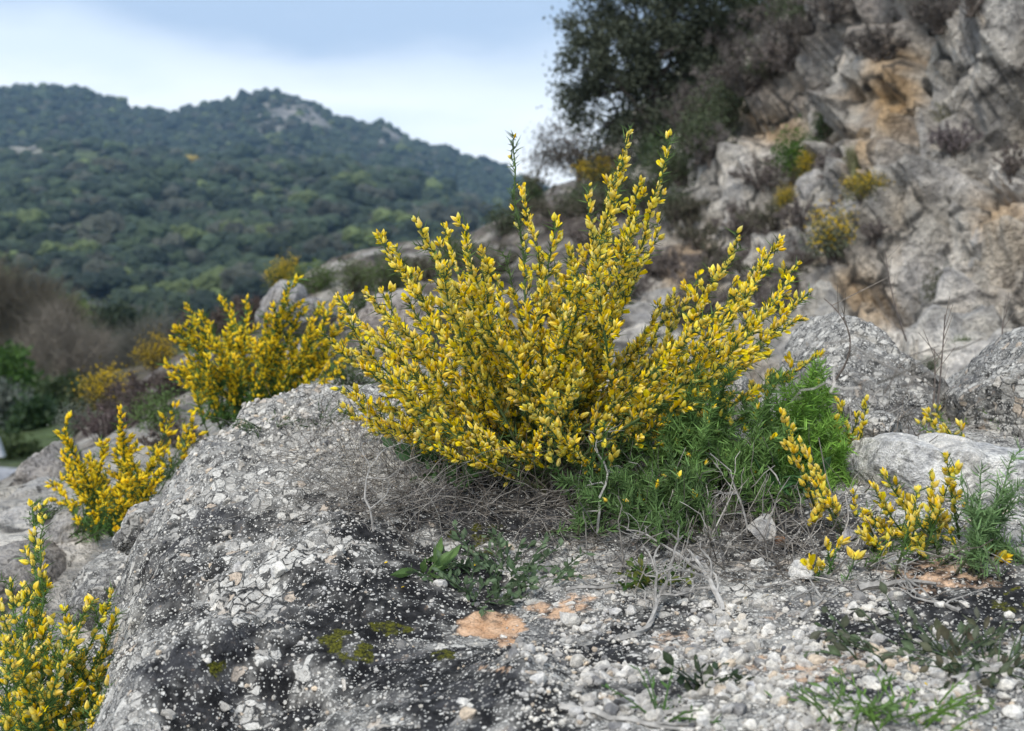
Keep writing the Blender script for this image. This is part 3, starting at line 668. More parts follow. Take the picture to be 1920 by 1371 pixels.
boulder('boulder', [(30, 930), (55, 905), (85, 902), (120, 925), (130, 965), (70, 985), (25, 970)], 4.0, .2, (.46, .44, .41), 'rounded whitish rock in front of the tall wedge rock', 22, .05, n=(140, 60), pale_top=.5)
boulder('boulder', [(90, 1010), (120, 960), (170, 930), (230, 950), (250, 1000), (200, 1060), (120, 1060)], 3.4, .25, (.44, .42, .39), 'broad grey rock below the low flowering bush', 23, .06, n=(180, 80), pale_top=.6)
boulder('boulder', [(150, 1080), (190, 1040), (240, 1045), (265, 1110), (240, 1180), (170, 1180)], 2.75, .16, (.36, .34, .31), 'grey rock wedged against the left flank of the outcrop', 24, .06, mat=M_out, n=(180, 80), pale_top=.6)
boulder('boulder', [(215, 1030), (235, 985), (265, 945), (300, 935), (300, 985), (260, 1045)], 2.62, .08, (.48, .47, .45), 'tilted white rock plate on the shoulder of the outcrop', 25, .05, mat=M_out, n=(180, 80), pale_top=.7)
boulder('boulder', [(-60, 1080), (-20, 1040), (60, 1050), (110, 1090), (100, 1180), (-40, 1200)], 3.0, .3, (.33, .30, .27), 'brownish rock behind the tall flowering bush', 26, .06, n=(160, 70), pale_top=.3)
boulder('boulder', [(488, 575), (505, 550), (530, 528), (560, 535), (570, 560), (620, 580), (640, 615), (560, 640), (490, 620)], 6.6, .3, (.40, .38, .36), 'pale rock outcrop behind the yellow gorse', 27, .06, n=(160, 70), pale_top=.5)
boulder('boulder', [(640, 640), (680, 580), (740, 545), (800, 560), (870, 590), (900, 660), (700, 690)], 6.0, .4, (.42, .37, .33), 'pinkish grey rock behind the main bush', 28, .06, n=(160, 70), pale_top=.3)
boulder('boulder', [(-140, 1000), (-40, 960), (30, 985), (50, 1040), (-40, 1090), (-140, 1080)], 3.6, .25, (.36, .335, .30), 'rough rock cut by the left edge', 29, .06, n=(140, 60), pale_top=.5)

# ------------------------------------------------------------------ gorse
def bud_template(kind, sides=5):
    """pointed bud along +Z, length 1: 0 closed, 1 half open with petals showing, 2 open pea flower; 3 cheap"""
    v, f, c = [], [], []
    base, mid, tip = (.42, .42, .12), (.95, .67, .05), (.97, .82, .26)
    if kind == 3:
        v = [(0, 0, 0), (.24, 0, .45), (0, .22, .45), (-.24, 0, .45), (0, -.22, .45), (0, 0, 1)]
        f = [(0, 2, 1), (0, 3, 2), (0, 4, 3), (0, 1, 4), (5, 1, 2), (5, 2, 3), (5, 3, 4), (5, 4, 1)]
        return np.array(v, float), np.array(f), np.array([(.80, .52, .02)] + [(.95, .66, .012)] * 4 + [(.97, .76, .06)])
    def loft(prof, off=(0, 0), sx=1., sy=1., bend=0., cols=None):
        k0 = len(v)
        for i, (z, r) in enumerate(prof):
            for s in range(sides):
                a = 2 * math.pi * s / sides
                v.append((off[0] + bend * z * z + r * sx * math.cos(a), off[1] + r * sy * math.sin(a), z)); c.append(cols[i])
        for i in range(len(prof) - 1):
            for s in range(sides):
                a, b = k0 + i * sides + s, k0 + i * sides + (s + 1) % sides
                f.append((a, b, b + sides)); f.append((a, b + sides, a + sides))
    if kind == 0:
        loft([(0, .06), (.14, .20), (.40, .265), (.74, .165), (1.0, .01)], sx=1.05, sy=.9, bend=.08, cols=[base, (.80, .66, .11), mid, (.95, .76, .13), tip])
    if kind == 1:
        loft([(0, .05), (.12, .16), (.40, .21), (.66, .13), (.86, .01)], off=(.05, 0), sx=.7, sy=1.0, bend=.22, cols=[base, (.70, .57, .12), (.86, .66, .13), tip, tip])
        loft([(0, .04), (.2, .15), (.55, .20), (.85, .13), (1.02, .01)], off=(-.05, 0), sx=.8, sy=.9, bend=-.10, cols=[base, (.86, .56, .02), (.95, .62, .008), (.97, .70, .012), (.95, .68, .03)])
    if kind == 2:
        loft([(0, .05), (.12, .16), (.36, .20), (.58, .10), (.74, .01)], off=(.06, 0), sx=.65, sy=1.0, bend=.4, cols=[base, (.70, .57, .12), (.86, .66, .13), tip, tip])
        loft([(0, .04), (.3, .12), (.7, .14), (1.0, .08), (1.12, .01)], sx=.8, sy=.7, bend=-.02, cols=[base, (.9, .62, .01), (.97, .70, .008), (.97, .72, .012), (.95, .68, .03)])
        k0 = len(v); G = [(-.10, -.12, .25), (-.10, .12, .25), (-.22, -.30, .65), (-.18, 0, .68), (-.22, .30, .65), (-.42, -.22, 1.0), (-.36, 0, 1.08), (-.42, .22, 1.0)]
        for q in G: v.append(q); c.append((.98, .73, .008))
        for t in [(0, 1, 3), (0, 3, 2), (1, 4, 3), (2, 3, 6), (2, 6, 5), (3, 4, 6), (4, 7, 6)]: f.append(tuple(k0 + q for q in t))
    return np.array(v), np.array(f), np.array(c)
BUDS = [bud_template(k) for k in range(4)]
SPINE = (np.array([(.056, 0, 0), (-.028, .048, 0), (-.028, -.048, 0), (0, 0, 1)], float), np.array([(0, 1, 3), (1, 2, 3), (2, 0, 3)]), np.ones((4, 3)))
NEEDLE = (np.array([(-.07, 0, 0), (.07, 0, 0), (.06, .03, .55), (-.06, .03, .55), (0, .02, 1)], float), np.array([(0, 1, 2), (0, 2, 3), (3, 2, 4)]), np.ones((5, 3)))
def bez(p0, p1, p2, n):
    t = np.linspace(0, 1, n)[:, None]; return p0 * (1 - t) ** 2 + 2 * p1 * t * (1 - t) + p2 * t * t
def resample(pts, step, t0=0.0):
    d = np.r_[0, np.cumsum(np.linalg.norm(np.diff(pts, axis=0), axis=1))]; L = d[-1]; s = np.arange(t0 * L, L, step)
    if len(s) == 0: s = np.array([L * .9])
    p = np.stack([np.interp(s, d, pts[:, k]) for k in range(3)], 1); g = unit(np.gradient(pts, axis=0)); t = np.stack([np.interp(s, d, g[:, k]) for k in range(3)], 1)
    return p, unit(t), s / L
def side_dirs(t, ang, r):
    n = len(t); q = unit(np.cross(t, r.normal(size=(n, 3)))); a = (np.broadcast_to(ang, (n,)))[:, None]; return unit(t * np.cos(a) + q * np.sin(a))

def gorse(name, label, base, tips, r, group=None, size=.016, spread=.05, fl_from=.35, dens=1.0, step=.0085, side_step=.03, side_len=(.03, .085), open_p=.12, half_p=.35, green=(.065, .11, .03),
          stem_r=.0022, spine=.011, spines=3, cheap=False, singles=0, sag=.10, pale=.0, leafy=0, cat='gorse bush', dead_low=True, upturn=.5, bare=()):
    B = np.asarray(base, float); root = empty(name, B, label, cat, group)
    allP, allD, allT = [], [], []; stems_joined = MB(); green = np.array(green)
    for ti, (px, py, dy) in enumerate(tips):
        tip = at(px, py, B[1] + dy); a = r.uniform(0, 6.28); rr = spread * math.sqrt(r.uniform())
        p0 = B + np.array([math.cos(a) * rr, math.sin(a) * rr + dy * .25, -.015]); L = np.linalg.norm(tip - p0)
        m = p0 * .5 + tip * .5 + np.array([0, 0, -sag * L]) * upturn + r.normal(0, .014, 3) * L
        out_ = tip - p0; out_[2] = 0; m = m + out_ * .10
        path = bez(p0, m, tip, 14); path[1:-1] += r.normal(0, .004, (12, 3)) * L
        mb = stems_joined if (cheap or singles == 0) else MB()
        lowc = np.array([.055, .055, .03]) if dead_low else green
        tt = np.linspace(0, 1, 14)[:, None]; sc = lowc * (1 - sstep(tt, .1, .5)) + green * 1.15 * sstep(tt, .1, .5)
        sides_ = 3 if cheap else 5
        mb.tube(path, np.linspace(stem_r, stem_r * .35, 14) * (.7 + .6 * min(L / .4, 1)), np.repeat(sc, sides_, 0), sides_)
        segs = [(path, fl_from, stem_r, 1.0, 1.)]
        bp, bt, bs = resample(path, side_step, .22)
        keep = r.uniform(0, 1, len(bp)) < .85
        sdv = side_dirs(bt, r.uniform(.5, .95, len(bp)), r); sdv = unit(sdv + np.array([0, 0, .25]))
        for q in np.where(keep)[0]:
            sl = r.uniform(*side_len) * (1.15 - .75 * bs[q]) * min(1.0, L / .3 + .2)
            if sl < .014: continue
            e = bp[q] + sdv[q] * sl; pm_ = (bp[q] + e) / 2 + np.array([0, 0, -.08 * sl]); sp = bez(bp[q], pm_, e, 5)
            mb.tube(sp, np.linspace(stem_r * .5, stem_r * .25, 5), green, 3); segs.append((sp, .15 if bs[q] > fl_from else .55, stem_r * .4, .9 if bs[q] > fl_from * .75 else .25, bs[q]))
        for (sp, f0, rr_, dd, bs_) in segs:
            p, t, s = resample(sp, step, .05)
            n = len(p)
            if spines:
                k = spines; P = np.repeat(p, k, 0) + r.normal(0, step * .3, (n * k, 3)); T = np.repeat(t, k, 0)
                D = side_dirs(T, r.uniform(.6, 1.3, n * k), r); l = spine * r.uniform(.5, 1.35, n * k); M = frames(D, r) * l[:, None, None]
                tintc = green * r.uniform(.7, 1.6, (n * k, 1)) * np.where(r.uniform(0, 1, (n * k, 1)) > .8, 1.5, 1.0)
                mb.stamp(NEEDLE if leafy else SPINE, M * (np.array([.75, .75, 1])[None, None] if leafy else 1.0), P, tintc)
            pr = sstep(s, f0 * .7, f0 + .15) * dens * dd * (1 - .75 * sstep(s, .93, 1.0) * (r.uniform() < .35))
            for bx_, by_, b0 in bare:
                if abs(px - bx_) + abs(py - by_) < 6: pr = pr * (1 - .96 * sstep(s if sp is path else np.full(n, bs_), b0, b0 + .1))
            for c_ in range(3):
                kk = r.uniform(0, 1, n) < pr * (.85, .75, .45)[c_]
                if kk.any():
                    D = side_dirs(t[kk], r.uniform(.25, .95, kk.sum()), r); D = unit(D + np.array([0, -.10, .18]))
                    allP.append(p[kk] + D * size * .15); allD.append(D); allT.append(s[kk] if sp is path else np.full(kk.sum(), .6))
            if sp is path and r.uniform() < .8 and dens > .3 and not any(abs(px - b[0]) + abs(py - b[1]) < 6 for b in bare):                # tip tuft
                D = side_dirs(np.repeat(t[-1:], 3, 0), r.uniform(.1, .5, 3), r); allP.append(np.repeat(p[-1:], 3, 0)); allD.append(D); allT.append(np.ones(3))
        if mb is not stems_joined: mb.obj('branch', M_leaf, root, origin=p0)
    if stems_joined.n: stems_joined.obj('branches', M_leaf, root, origin=B, kind='stuff')
    if not allP: return root
    P, D, T = np.concatenate(allP), np.concatenate(allD), np.concatenate(allT); n = len(P)
    sc = size * r.uniform(.68, 1.15, n) * (1 - .25 * sstep(T, .85, 1)); M = frames(D, r) * sc[:, None, None]
    u = r.uniform(0, 1, n); w = np.where(u < open_p, 2, np.where(u < open_p + half_p, 1, 0))
    if cheap: w[:] = 3
    tint = np.ones((n, 3)) * r.uniform(.78, 1.1, (n, 1)) * np.array([1, 1, 1]); tint[:, 1] *= r.uniform(.93, 1.09, n); tint[:, 2] *= r.uniform(.6, 1.3, n)
    tint = tint * (1 + pale * np.array([-.05, .12, .8]) * sstep(T, .3, .95)[:, None])
    order = np.argsort(P[:, 1]) if singles else np.arange(n); one = order[:singles] if singles else []; rest_ = order[len(one):]
    if len(rest_):
        mb = MB()
        for k in range(4):
            s_ = rest_[w[rest_] == k]; mb.stamp(BUDS[k], M[s_], P[s_], tint[s_])
        mb.obj('flowers', M_petal, root, origin=B, kind='stuff')
    if len(one):
        pm_ = []
        for k in range(24):
            T_ = BUDS[(0, 0, 1, 2)[k % 4] if pale == 0 else (0, 0, 0, 1)[k % 4]]; mb = MB(); mb.add(T_[0], f3=T_[1], c=T_[2] * tint[one[k % len(one)]]); pm_.append(mb.mesh('flower', M_petal))
        for j, b in enumerate(one):
            o = bpy.data.objects.new('flower', pm_[j % 24]); COL.objects.link(o); o.parent = root; o.matrix_basis = mat4(M[b], P[b] - B)
    return root

r_ = np.random.default_rng(2024)
def jit(ts, r, d=.16): return [(a, b, float(np.clip(r.normal(0, d), -.3, .34))) if len(t_) == 2 else t_ for t_ in ts for (a, b) in [t_[:2]]]
main_tips = [(600, 622), (632, 560), (682, 545), (708, 438), (742, 470), (776, 410), (800, 445), (835, 432), (873, 426), (905, 470), (948, 482), (960, 262), (980, 370), (1010, 470), (1044, 420), (1072, 470), (1103, 348), (1140, 440), (1160, 330), (1182, 236), (1196, 400),
    (1258, 255), (1236, 430), (1240, 575), (1310, 515), (1262, 560), (1384, 446), (1440, 500), (1466, 446), (1500, 490), (1520, 545), (1492, 600), (1400, 560), (1345, 580), (1535, 668),
    (645, 735), (640, 772), (690, 790), (770, 575), (720, 600), (850, 540), (880, 560), (930, 520), (1000, 560), (660, 660), (690, 630), (760, 700), (1120, 560), (1180, 540), (1060, 600), (820, 620), (760, 650), (700, 690), (900, 640), (980, 650), (1140, 640), (1210, 620), (1280, 640), (1330, 660), (1420, 620), (1380, 680), (1440, 660), (1090, 700), (1010, 720), (940, 730), (860, 740), (800, 730), (1180, 700), (730, 760), (800, 800), (910, 780), (1250, 680), (1040, 510), (830, 500), (760, 520), (1085, 520), (1150, 500), (1460, 560), (1480, 530), (650, 600), (715, 545), (820, 843), (940, 832), (895, 805), (778, 822), (705, 802), (745, 800), (985, 805), (868, 815), (1030, 790), (680, 745), (735, 720)]
for a_, b_ in [main_tips[i_] for i_ in r_.integers(0, len(main_tips), 34)]:
    k_ = r_.uniform(.62, .96); main_tips.append((1035 + (a_ - 1035) * k_ + r_.normal(0, 22), 880 + (b_ - 880) * k_ + r_.normal(0, 12)))
mt = jit(main_tips, r_)
base = on_out(1035, 880)
mt = [(a, b, abs(c) * .9 + .03) if (a > 1140 and b > 590) else (a, b, c) for a, b, c in mt]
gorse('gorse_bush', 'large spreading gorse bush covered in golden yellow buds on the outcrop, in sharp focus', base + np.array([0, .05, 0]), mt, r_, size=.0148, spread=.13, fl_from=.27, step=.0076, side_step=.026, side_len=(.02, .062), singles=290, open_p=.2, half_p=.4, pale=.25, bare=((960, 262, .60), (1182, 236, .93), (1258, 255, .92), (948, 482, .8)), group=None, spine=.018, green=(.075, .125, .035), dens=.85)
# shoots in front, on the lower right of the main bush
def scat(cx, cy, rx, ry, n): return [(cx + rx * math.sqrt(a_) * math.cos(b_), cy + ry * math.sqrt(a_) * math.sin(b_)) for a_, b_ in zip(r_.uniform(0, 1, n), r_.uniform(0, 6.28, n))]
def G(px, py, tips, label, **k):
    b = on_out(px, py) if k.pop('out', True) else at(px, py, k.pop('Y'))
    k.setdefault('group', 'gorse plants on the rocky slope')
    return gorse('gorse_plant', label, b, jit(tips, r_, k.pop('jd', .04)), r_, **k)
G(1150, 935, [(1018, 795), (1030, 835), (1135, 770), (1150, 840), (1190, 735), (1215, 745), (1205, 790), (1120, 800), (1085, 860), (1230, 800)], 'green spiny gorse shoots with a few pale bud spikes in front of the big bush', size=.0150, fl_from=.68, dens=.42, open_p=.05, half_p=.25, singles=90, spines=5, leafy=1, spine=.013, green=(.06, .12, .03), spread=.07, side_len=(.02, .05), pale=.12, side_step=.022)
G(1565, 985, [(1463, 770), (1500, 825), (1535, 880), (1525, 905), (1600, 925), (1552, 940)], 'drooping gorse spray with a long chain of thick golden buds', size=.0148, fl_from=.25, dens=.8, open_p=.03, half_p=.3, singles=120, spines=3, spine=.012, green=(.07, .13, .035), spread=.05, side_len=(.015, .04), pale=.12, sag=-.1)
G(1680, 1030, [(1655, 885), (1640, 915), (1775, 855), (1745, 890), (1722, 915), (1780, 900), (1700, 950), (1620, 960), (1760, 950), (1650, 980), (1730, 990)] + scat(1690, 985, 90, 45, 14), 'low green gorse with two stout bud spikes in front of the whitish slab', size=.0145, fl_from=.55, dens=.8, open_p=.06, half_p=.3, singles=100, spines=5, leafy=1, spine=.014, green=(.07, .13, .03), spread=.10, side_len=(.02, .05), pale=.2)
G(1590, 870, [(1570, 745), (1560, 780), (1625, 745), (1610, 775), (1590, 800), (1580, 765)], 'forked gorse twig with pale buds against the peaked boulder', size=.0158, fl_from=.4, dens=.5, open_p=.03, half_p=.2, singles=80, spines=4, spine=.012, spread=.03, side_len=(.015, .035), pale=.3)
G(1760, 830, [(1740, 770), (1755, 765), (1765, 800), (1800, 795), (1790, 815), (1745, 810), (1720, 790)], 'small gorse with clustered pale buds between the two big boulders', size=.0165, fl_from=.35, dens=.55, open_p=.04, half_p=.2, singles=60, spines=4, spine=.014, leafy=1, green=(.09, .16, .035), spread=.05, side_len=(.015, .04), pale=.3)
G(1880, 1040, [(1900, 850), (1870, 900), (1840, 880), (1920, 900), (1890, 950), (1820, 930), (1850, 960), (1800, 900), (1930, 960), (1830, 1000)] + scat(1870, 930, 60, 70, 6), 'feathery green gorse without open flowers at the right edge', size=.018, fl_from=.9, dens=.05, singles=0, spines=6, leafy=1, spine=.016, step=.008, green=(.13, .21, .08), spread=.10, side_len=(.025, .06), side_step=.02)
G(1845, 1035, [(1868, 1050), (1850, 1035), (1880, 1050)], 'short gorse twig with hanging golden buds near the right edge', size=.019, fl_from=.3, open_p=.0, half_p=.2, singles=24, spines=3, spine=.012, spread=.02, side_len=(.01, .02), sag=-.3)
G(1555, 1085, [(1550, 1020), (1575, 1015), (1590, 1050), (1540, 1060), (1520, 1065), (1605, 1040)], 'tiny green gorse seedling with four buds beside the flat white stone', size=.018, fl_from=.8, dens=.5, open_p=0, half_p=.3, singles=14, spines=6, leafy=1, spine=.012, green=(.06, .13, .03), spread=.03, side_len=(.015, .035))
G(1500, 905, [(1530, 680), (1520, 720), (1545, 700), (1490, 740), (1555, 740), (1460, 760), (1480, 800), (1570, 800), (1440, 800), (1500, 780), (1540, 820), (1590, 840), (1425, 840)] + scat(1510, 790, 85, 105, 22), 'dense bright green feathery shrub in front of the peaked boulder', size=.016, fl_from=.97, dens=.03, spines=8, leafy=1, spine=.017, step=.007, green=(.15, .27, .045), spread=.12, side_len=(.03, .07), side_step=.016, cat='shrub')
G(1350, 920, [(1270, 730), (1300, 760), (1340, 720), (1390, 740), (1420, 770), (1250, 790), (1330, 800), (1380, 820), (1290, 840), (1410, 850), (1230, 840), (1350, 860), (1450, 700), (1310, 700), (1440, 880), (1370, 770)] + scat(1350, 810, 160, 110, 44), 'mid green spiny undergrowth shrub with scattered buds right of the big bush', size=.0150, fl_from=.85, dens=.12, singles=0, spines=9, leafy=1, spine=.0165, step=.008, green=(.11, .19, .05), spread=.2, side_len=(.03, .07), side_step=.018, cat='shrub')
G(1200, 965, [(1130, 880), (1170, 870), (1230, 880), (1270, 900), (1090, 920), (1300, 920), (1180, 930), (1250, 860), (1060, 900), (1320, 880)] + scat(1210, 890, 130, 60, 26), 'dark green spiny shoots at the foot of the big bush', size=.0175, fl_from=.95, dens=.05, spines=8, leafy=1, spine=.016, step=.0085, green=(.085, .145, .045), spread=.16, side_len=(.03, .06), side_step=.02, cat='shrub')
G(1850, 800, [(1830, 735), (1850, 770), (1870, 800), (1810, 790), (1900, 810), (1890, 790), (1780, 805), (1930, 800)], 'bright yellow green sprigs growing at the foot of the dark pitted boulder', size=.018, fl_from=.9, dens=.1, spines=7, leafy=1, spine=.016, green=(.12, .22, .04), spread=.12, side_len=(.025, .05), side_step=.02, cat='shrub')
# out-of-focus flowering bushes to the left
left_tips = [(350, 575), (378, 590), (418, 560), (430, 610), (468, 585), (500, 590), (540, 535), (545, 580), (570, 580), (595, 590), (630, 565), (650, 600), (660, 625), (340, 640), (335, 690), (360, 720), (380, 660), (410, 640), (450, 640), (490, 640), (520, 630), (560, 640), (600, 640), (620, 680), (640, 690), (390, 700), (430, 690), (470, 700), (510, 690), (550, 690), (590, 700), (400, 750), (440, 740), (370, 690), (350, 610), (330, 610), (480, 740), (530, 730), (580, 740)]
lb = hit(455, 795, y0=3.3); lb = at(460, 792, 3.9)
gorse('gorse_bush', 'bright yellow gorse bush behind the crest of the outcrop, slightly blurred', lb, jit(left_tips, r_, .18), r_, size=.0205, spread=.16, fl_from=.33, dens=1.25, step=.0095, side_step=.045, side_len=(.05, .14), cheap=True, spines=4, spine=.028, stem_r=.003, green=(.075, .15, .035), group=None)
G(225, 985, [(120, 808), (118, 850), (150, 880), (200, 830), (225, 790), (230, 830), (165, 860), (110, 910), (180, 870), (250, 870), (280, 880), (300, 890), (140, 915), (180, 920), (215, 960), (240, 900), (170, 985), (200, 975), (150, 890), (265, 900), (235, 870), (290, 860), (200, 890), (240, 930), (215, 850), (190, 950)], 'low yellow gorse sprawling over the grey rocks left of the outcrop', out=False, Y=3.15, size=.0185, fl_from=.45, dens=1.3, step=.009, cheap=True, spines=4, spine=.022, stem_r=.0025, spread=.12, green=(.065, .13, .03), side_step=.03, side_len=(.04, .09), jd=.12)
G(315, 905, [(325, 765), (318, 800), (300, 830), (360, 790), (365, 820), (340, 840), (285, 840), (350, 800)], 'thin gorse stems with a single yellow spike beside the outcrop shoulder', out=False, Y=3.5, size=.024, fl_from=.6, dens=.7, step=.014, cheap=True, spines=4, spine=.02, stem_r=.0022, spread=.08, green=(.07, .12, .04), side_len=(.03, .07), jd=.08)
bl = at(95, 1440, 1.95)
gorse('gorse_bush', 'tall gorse with a long spire in the bottom left corner', bl, jit([(60, 945), (75, 1010), (85, 1075), (20, 1090), (0, 1130), (45, 1100), (120, 1140), (130, 1180), (160, 1140), (210, 1110), (220, 1150), (200, 1200), (10, 1200), (50, 1180), (90, 1200), (140, 1230), (-20, 1180), (180, 1260), (30, 1260), (-30, 1260), (100, 1280), (190, 1310), (60, 1310), (150, 1330), (10, 1330)], r_, .10), r_, size=.0155, spread=.10, fl_from=.32, dens=.5, step=.0095, side_step=.034, side_len=(.03, .08), open_p=.12, half_p=.35, green=(.08, .15, .035), spine=.016, group=None, pale=.2, spines=7, singles=100)

# ------------------------------------------------------------------ dry grass, dead twigs and small herbs on the outcrop
def wisp(p, d, L, n, bend, r):
    q = unit(np.cross(d, r.normal(size=3))); t = np.linspace(0, 1, n)[:, None]
    pts = p + d * L * t + q * (bend * L * t ** 2) + np.array([0, 0, -1]) * (.35 * L * np.maximum(0, t - .3) ** 2) * r.uniform(0, 1.5)
    pts[1:] += r.normal(0, .018 * L, (n - 1, 3)); return pts
dg = MB()
def litter_zone(N, cx, cy, sx_, sy_, up, Lr, rad, cols):
    for _ in range(N):
        px, py = r_.normal(cx, sx_), r_.normal(cy, sy_)
        if py > 1130: continue
        p = at(px, py, 2); q = None
        # drop the wisp on the surface: solve along the view ray with the smooth surface
        yy = np.linspace(1.3, 3.3, 60); pp = at(px, py, yy); g = T1(pp[:, 0], pp[:, 1]); i_ = int(np.argmax(pp[:, 2] < g)); q = pp[i_]
        d = unit(np.array([r_.normal(), r_.normal(), abs(r_.normal()) * up + .03])); L = r_.uniform(*Lr)
        c = np.array(cols[r_.integers(len(cols))]) * r_.uniform(.7, 1.25)
        dg.tube(wisp(q + np.array([0, 0, .004]), d, L, 6, r_.normal(0, .25), r_), np.linspace(rad, rad * .5, 6) * r_.uniform(.6, 1.3), c, 3)
DRY = [(.24, .215, .185), (.18, .165, .15), (.36, .33, .29), (.11, .10, .085), (.13, .11, .09)]
litter_zone(2600, 1060, 935, 210, 48, .25, (.02, .08), .0006, DRY + DRY[3:])
litter_zone(900, 1330, 1035, 170, 42, .35, (.02, .07), .0007, DRY)
litter_zone(330, 1020, 915, 190, 45, 1.3, (.06, .20), .0006, DRY[:2] + DRY[3:] + DRY[3:])
litter_zone(420, 760, 930, 90, 60, .9, (.05, .18), .0005, DRY)
litter_zone(260, 1380, 1000, 150, 45, 1.6, (.05, .13), .0011, DRY)
litter_zone(120, 640, 850, 60, 40, .9, (.05, .16), .0007, DRY)
litter_zone(250, 1600, 800, 150, 30, 1.2, (.04, .12), .0011, DRY)
litter_zone(140, 1640, 1060, 140, 30, .3, (.03, .08), .0010, DRY)
tag(dg.obj('dry_grass', M_twig, origin=on_out(1035, 930)), 'tangle of dry grey grass and fine dead stalks round the bush foot', 'dry grass', kind='stuff')

def dead_twig(px, py, length, ang, label, seed, thick=.0045, rise=.25, fork=4, col=(.34, .32, .29)):
    r = np.random.default_rng(seed); p = on_out(px, py); mb = MB(); d = np.array([math.cos(ang), math.sin(ang) * .8, rise])
    def br(p, d, L, th, dep):
        pts = [p]; dd = d.copy()
        for _ in range(8): dd = unit(dd + r.normal(0, .22, 3)); pts.append(pts[-1] + dd * L / 8)
        pts = np.array(pts); g = zout(pts[:, 0], pts[:, 1], False); pts[:, 2] = np.maximum(pts[:, 2], g + th * .5)
        mb.tube(pts, np.linspace(th, th * .35, 9), np.array(col) * r.uniform(.8, 1.15), 5)
        if dep: 
            for _ in range(fork):
                k = r.integers(2, 8); br(pts[k], unit(dd + r.normal(0, .7, 3) + np.array([0, 0, .2])), L * r.uniform(.3, .6), th * .5, dep - 1)
    br(p, unit(d), length, thick, 2); return tag(mb.obj('dead_twig', M_twig, origin=p), label, 'dead twig', 'dead twigs on the ground')
for k, a in enumerate([(1355, 1150, .12, 1.6, 'gnarled grey dead root standing at the upper edge of the gravel', 1, .0042, .5, 5), (1160, 1205, .15, .35, 'silvery branching dead twig lying along the black rock edge', 2, .005, .05, 4),
        (1050, 1330, .16, .1, 'thick weathered grey dead branch at the bottom centre', 3, .0045, .05, 2), (1610, 1110, .10, .2, 'short grey stick lying on the gravel near the cream stone', 4, .006, .03, 1), (1120, 1010, .16, 1.2, 'upright whitish forked dead stems below the green shoots', 5, .0025, 1.4, 5),
        (1285, 1000, .15, 1.9, 'fan of pale dry stems under the undergrowth shrub', 6, .0016, 1.2, 3), (1400, 1010, .16, 1.4, 'spiky grey dead shrublet behind the jagged white stone', 7, .0018, 1.3, 4), (1060, 1110, .13, .6, 'curly grey dead root beside the leafy herb', 8, .0035, .3, 3),
        (1790, 1290, .12, .5, 'grey stick under the trailing herb in the lower right', 9, .007, .1, 1), (1500, 1165, .10, 1.0, 'thin grey twig poking up through the gravel near the white stones', 10, .003, .3, 2), (1340, 1090, .17, 2.5, 'sprawling bleached twig tangle right of the little green plant', 11, .0022, .3, 5),
        (1800, 1150, .10, 2.2, 'fibrous brown root scrap on the dark right hand rock', 12, .003, .2, 5), (1230, 1340, .1, .3, 'short dark stick half buried at the bottom', 13, .004, .03, 1), (1480, 960, .16, 1.8, 'cluster of brittle grey stalks below the bright green shrub', 14, .0016, 1.3, 3), (700, 1000, .14, 1.2, 'thin bristly stalk rising at the left of the bush foot', 15, .002, 1.6, 4),
        (1650, 830, .13, 1.0, 'bare grey stems in the gap before the peaked boulder', 16, .0025, 1.2, 5)]):
    dead_twig(*a[:5], a[5], thick=a[6], rise=a[7], fork=a[8])
def tall_stalk(px0, py0, Y, tip, label, seed):
    p = at(px0, py0, Y); q = at(*tip, Y); mb = MB(); r = np.random.default_rng(seed)
    pts = bez(p, (p + q) / 2 + r.normal(0, .03, 3), q, 12); mb.tube(pts, np.linspace(.0022, .0009, 12), (.17, .14, .12), 4)
    for k in (6, 8, 9, 10): mb.tube(np.stack([pts[k], pts[k] + np.array([r.normal() * .03, r.normal() * .02, .05])]), (.0011, .0006), (.2, .17, .14), 3)
    tag(mb.obj('dry_stalk', M_twig, origin=p), label, 'dry stalk')
tall_stalk(1755, 790, 2.6, (1772, 590), 'tall thin dry stalk curving up past the dip between the boulders', 1)
tall_stalk(1742, 800, 2.6, (1752, 655), 'shorter dry stalk left of the tall curved one', 2)
tall_stalk(1560, 720, 2.55, (1545, 560), 'faint dry stem in front of the peaked boulder top', 3)
tall_stalk(1885, 700, 3.0, (1888, 590), 'straight dry stem above the dark pitted boulder', 4)
tall_stalk(1700, 640, 3.6, (1660, 470), 'pale dry grass stem leaning left above the peaked boulder', 5)

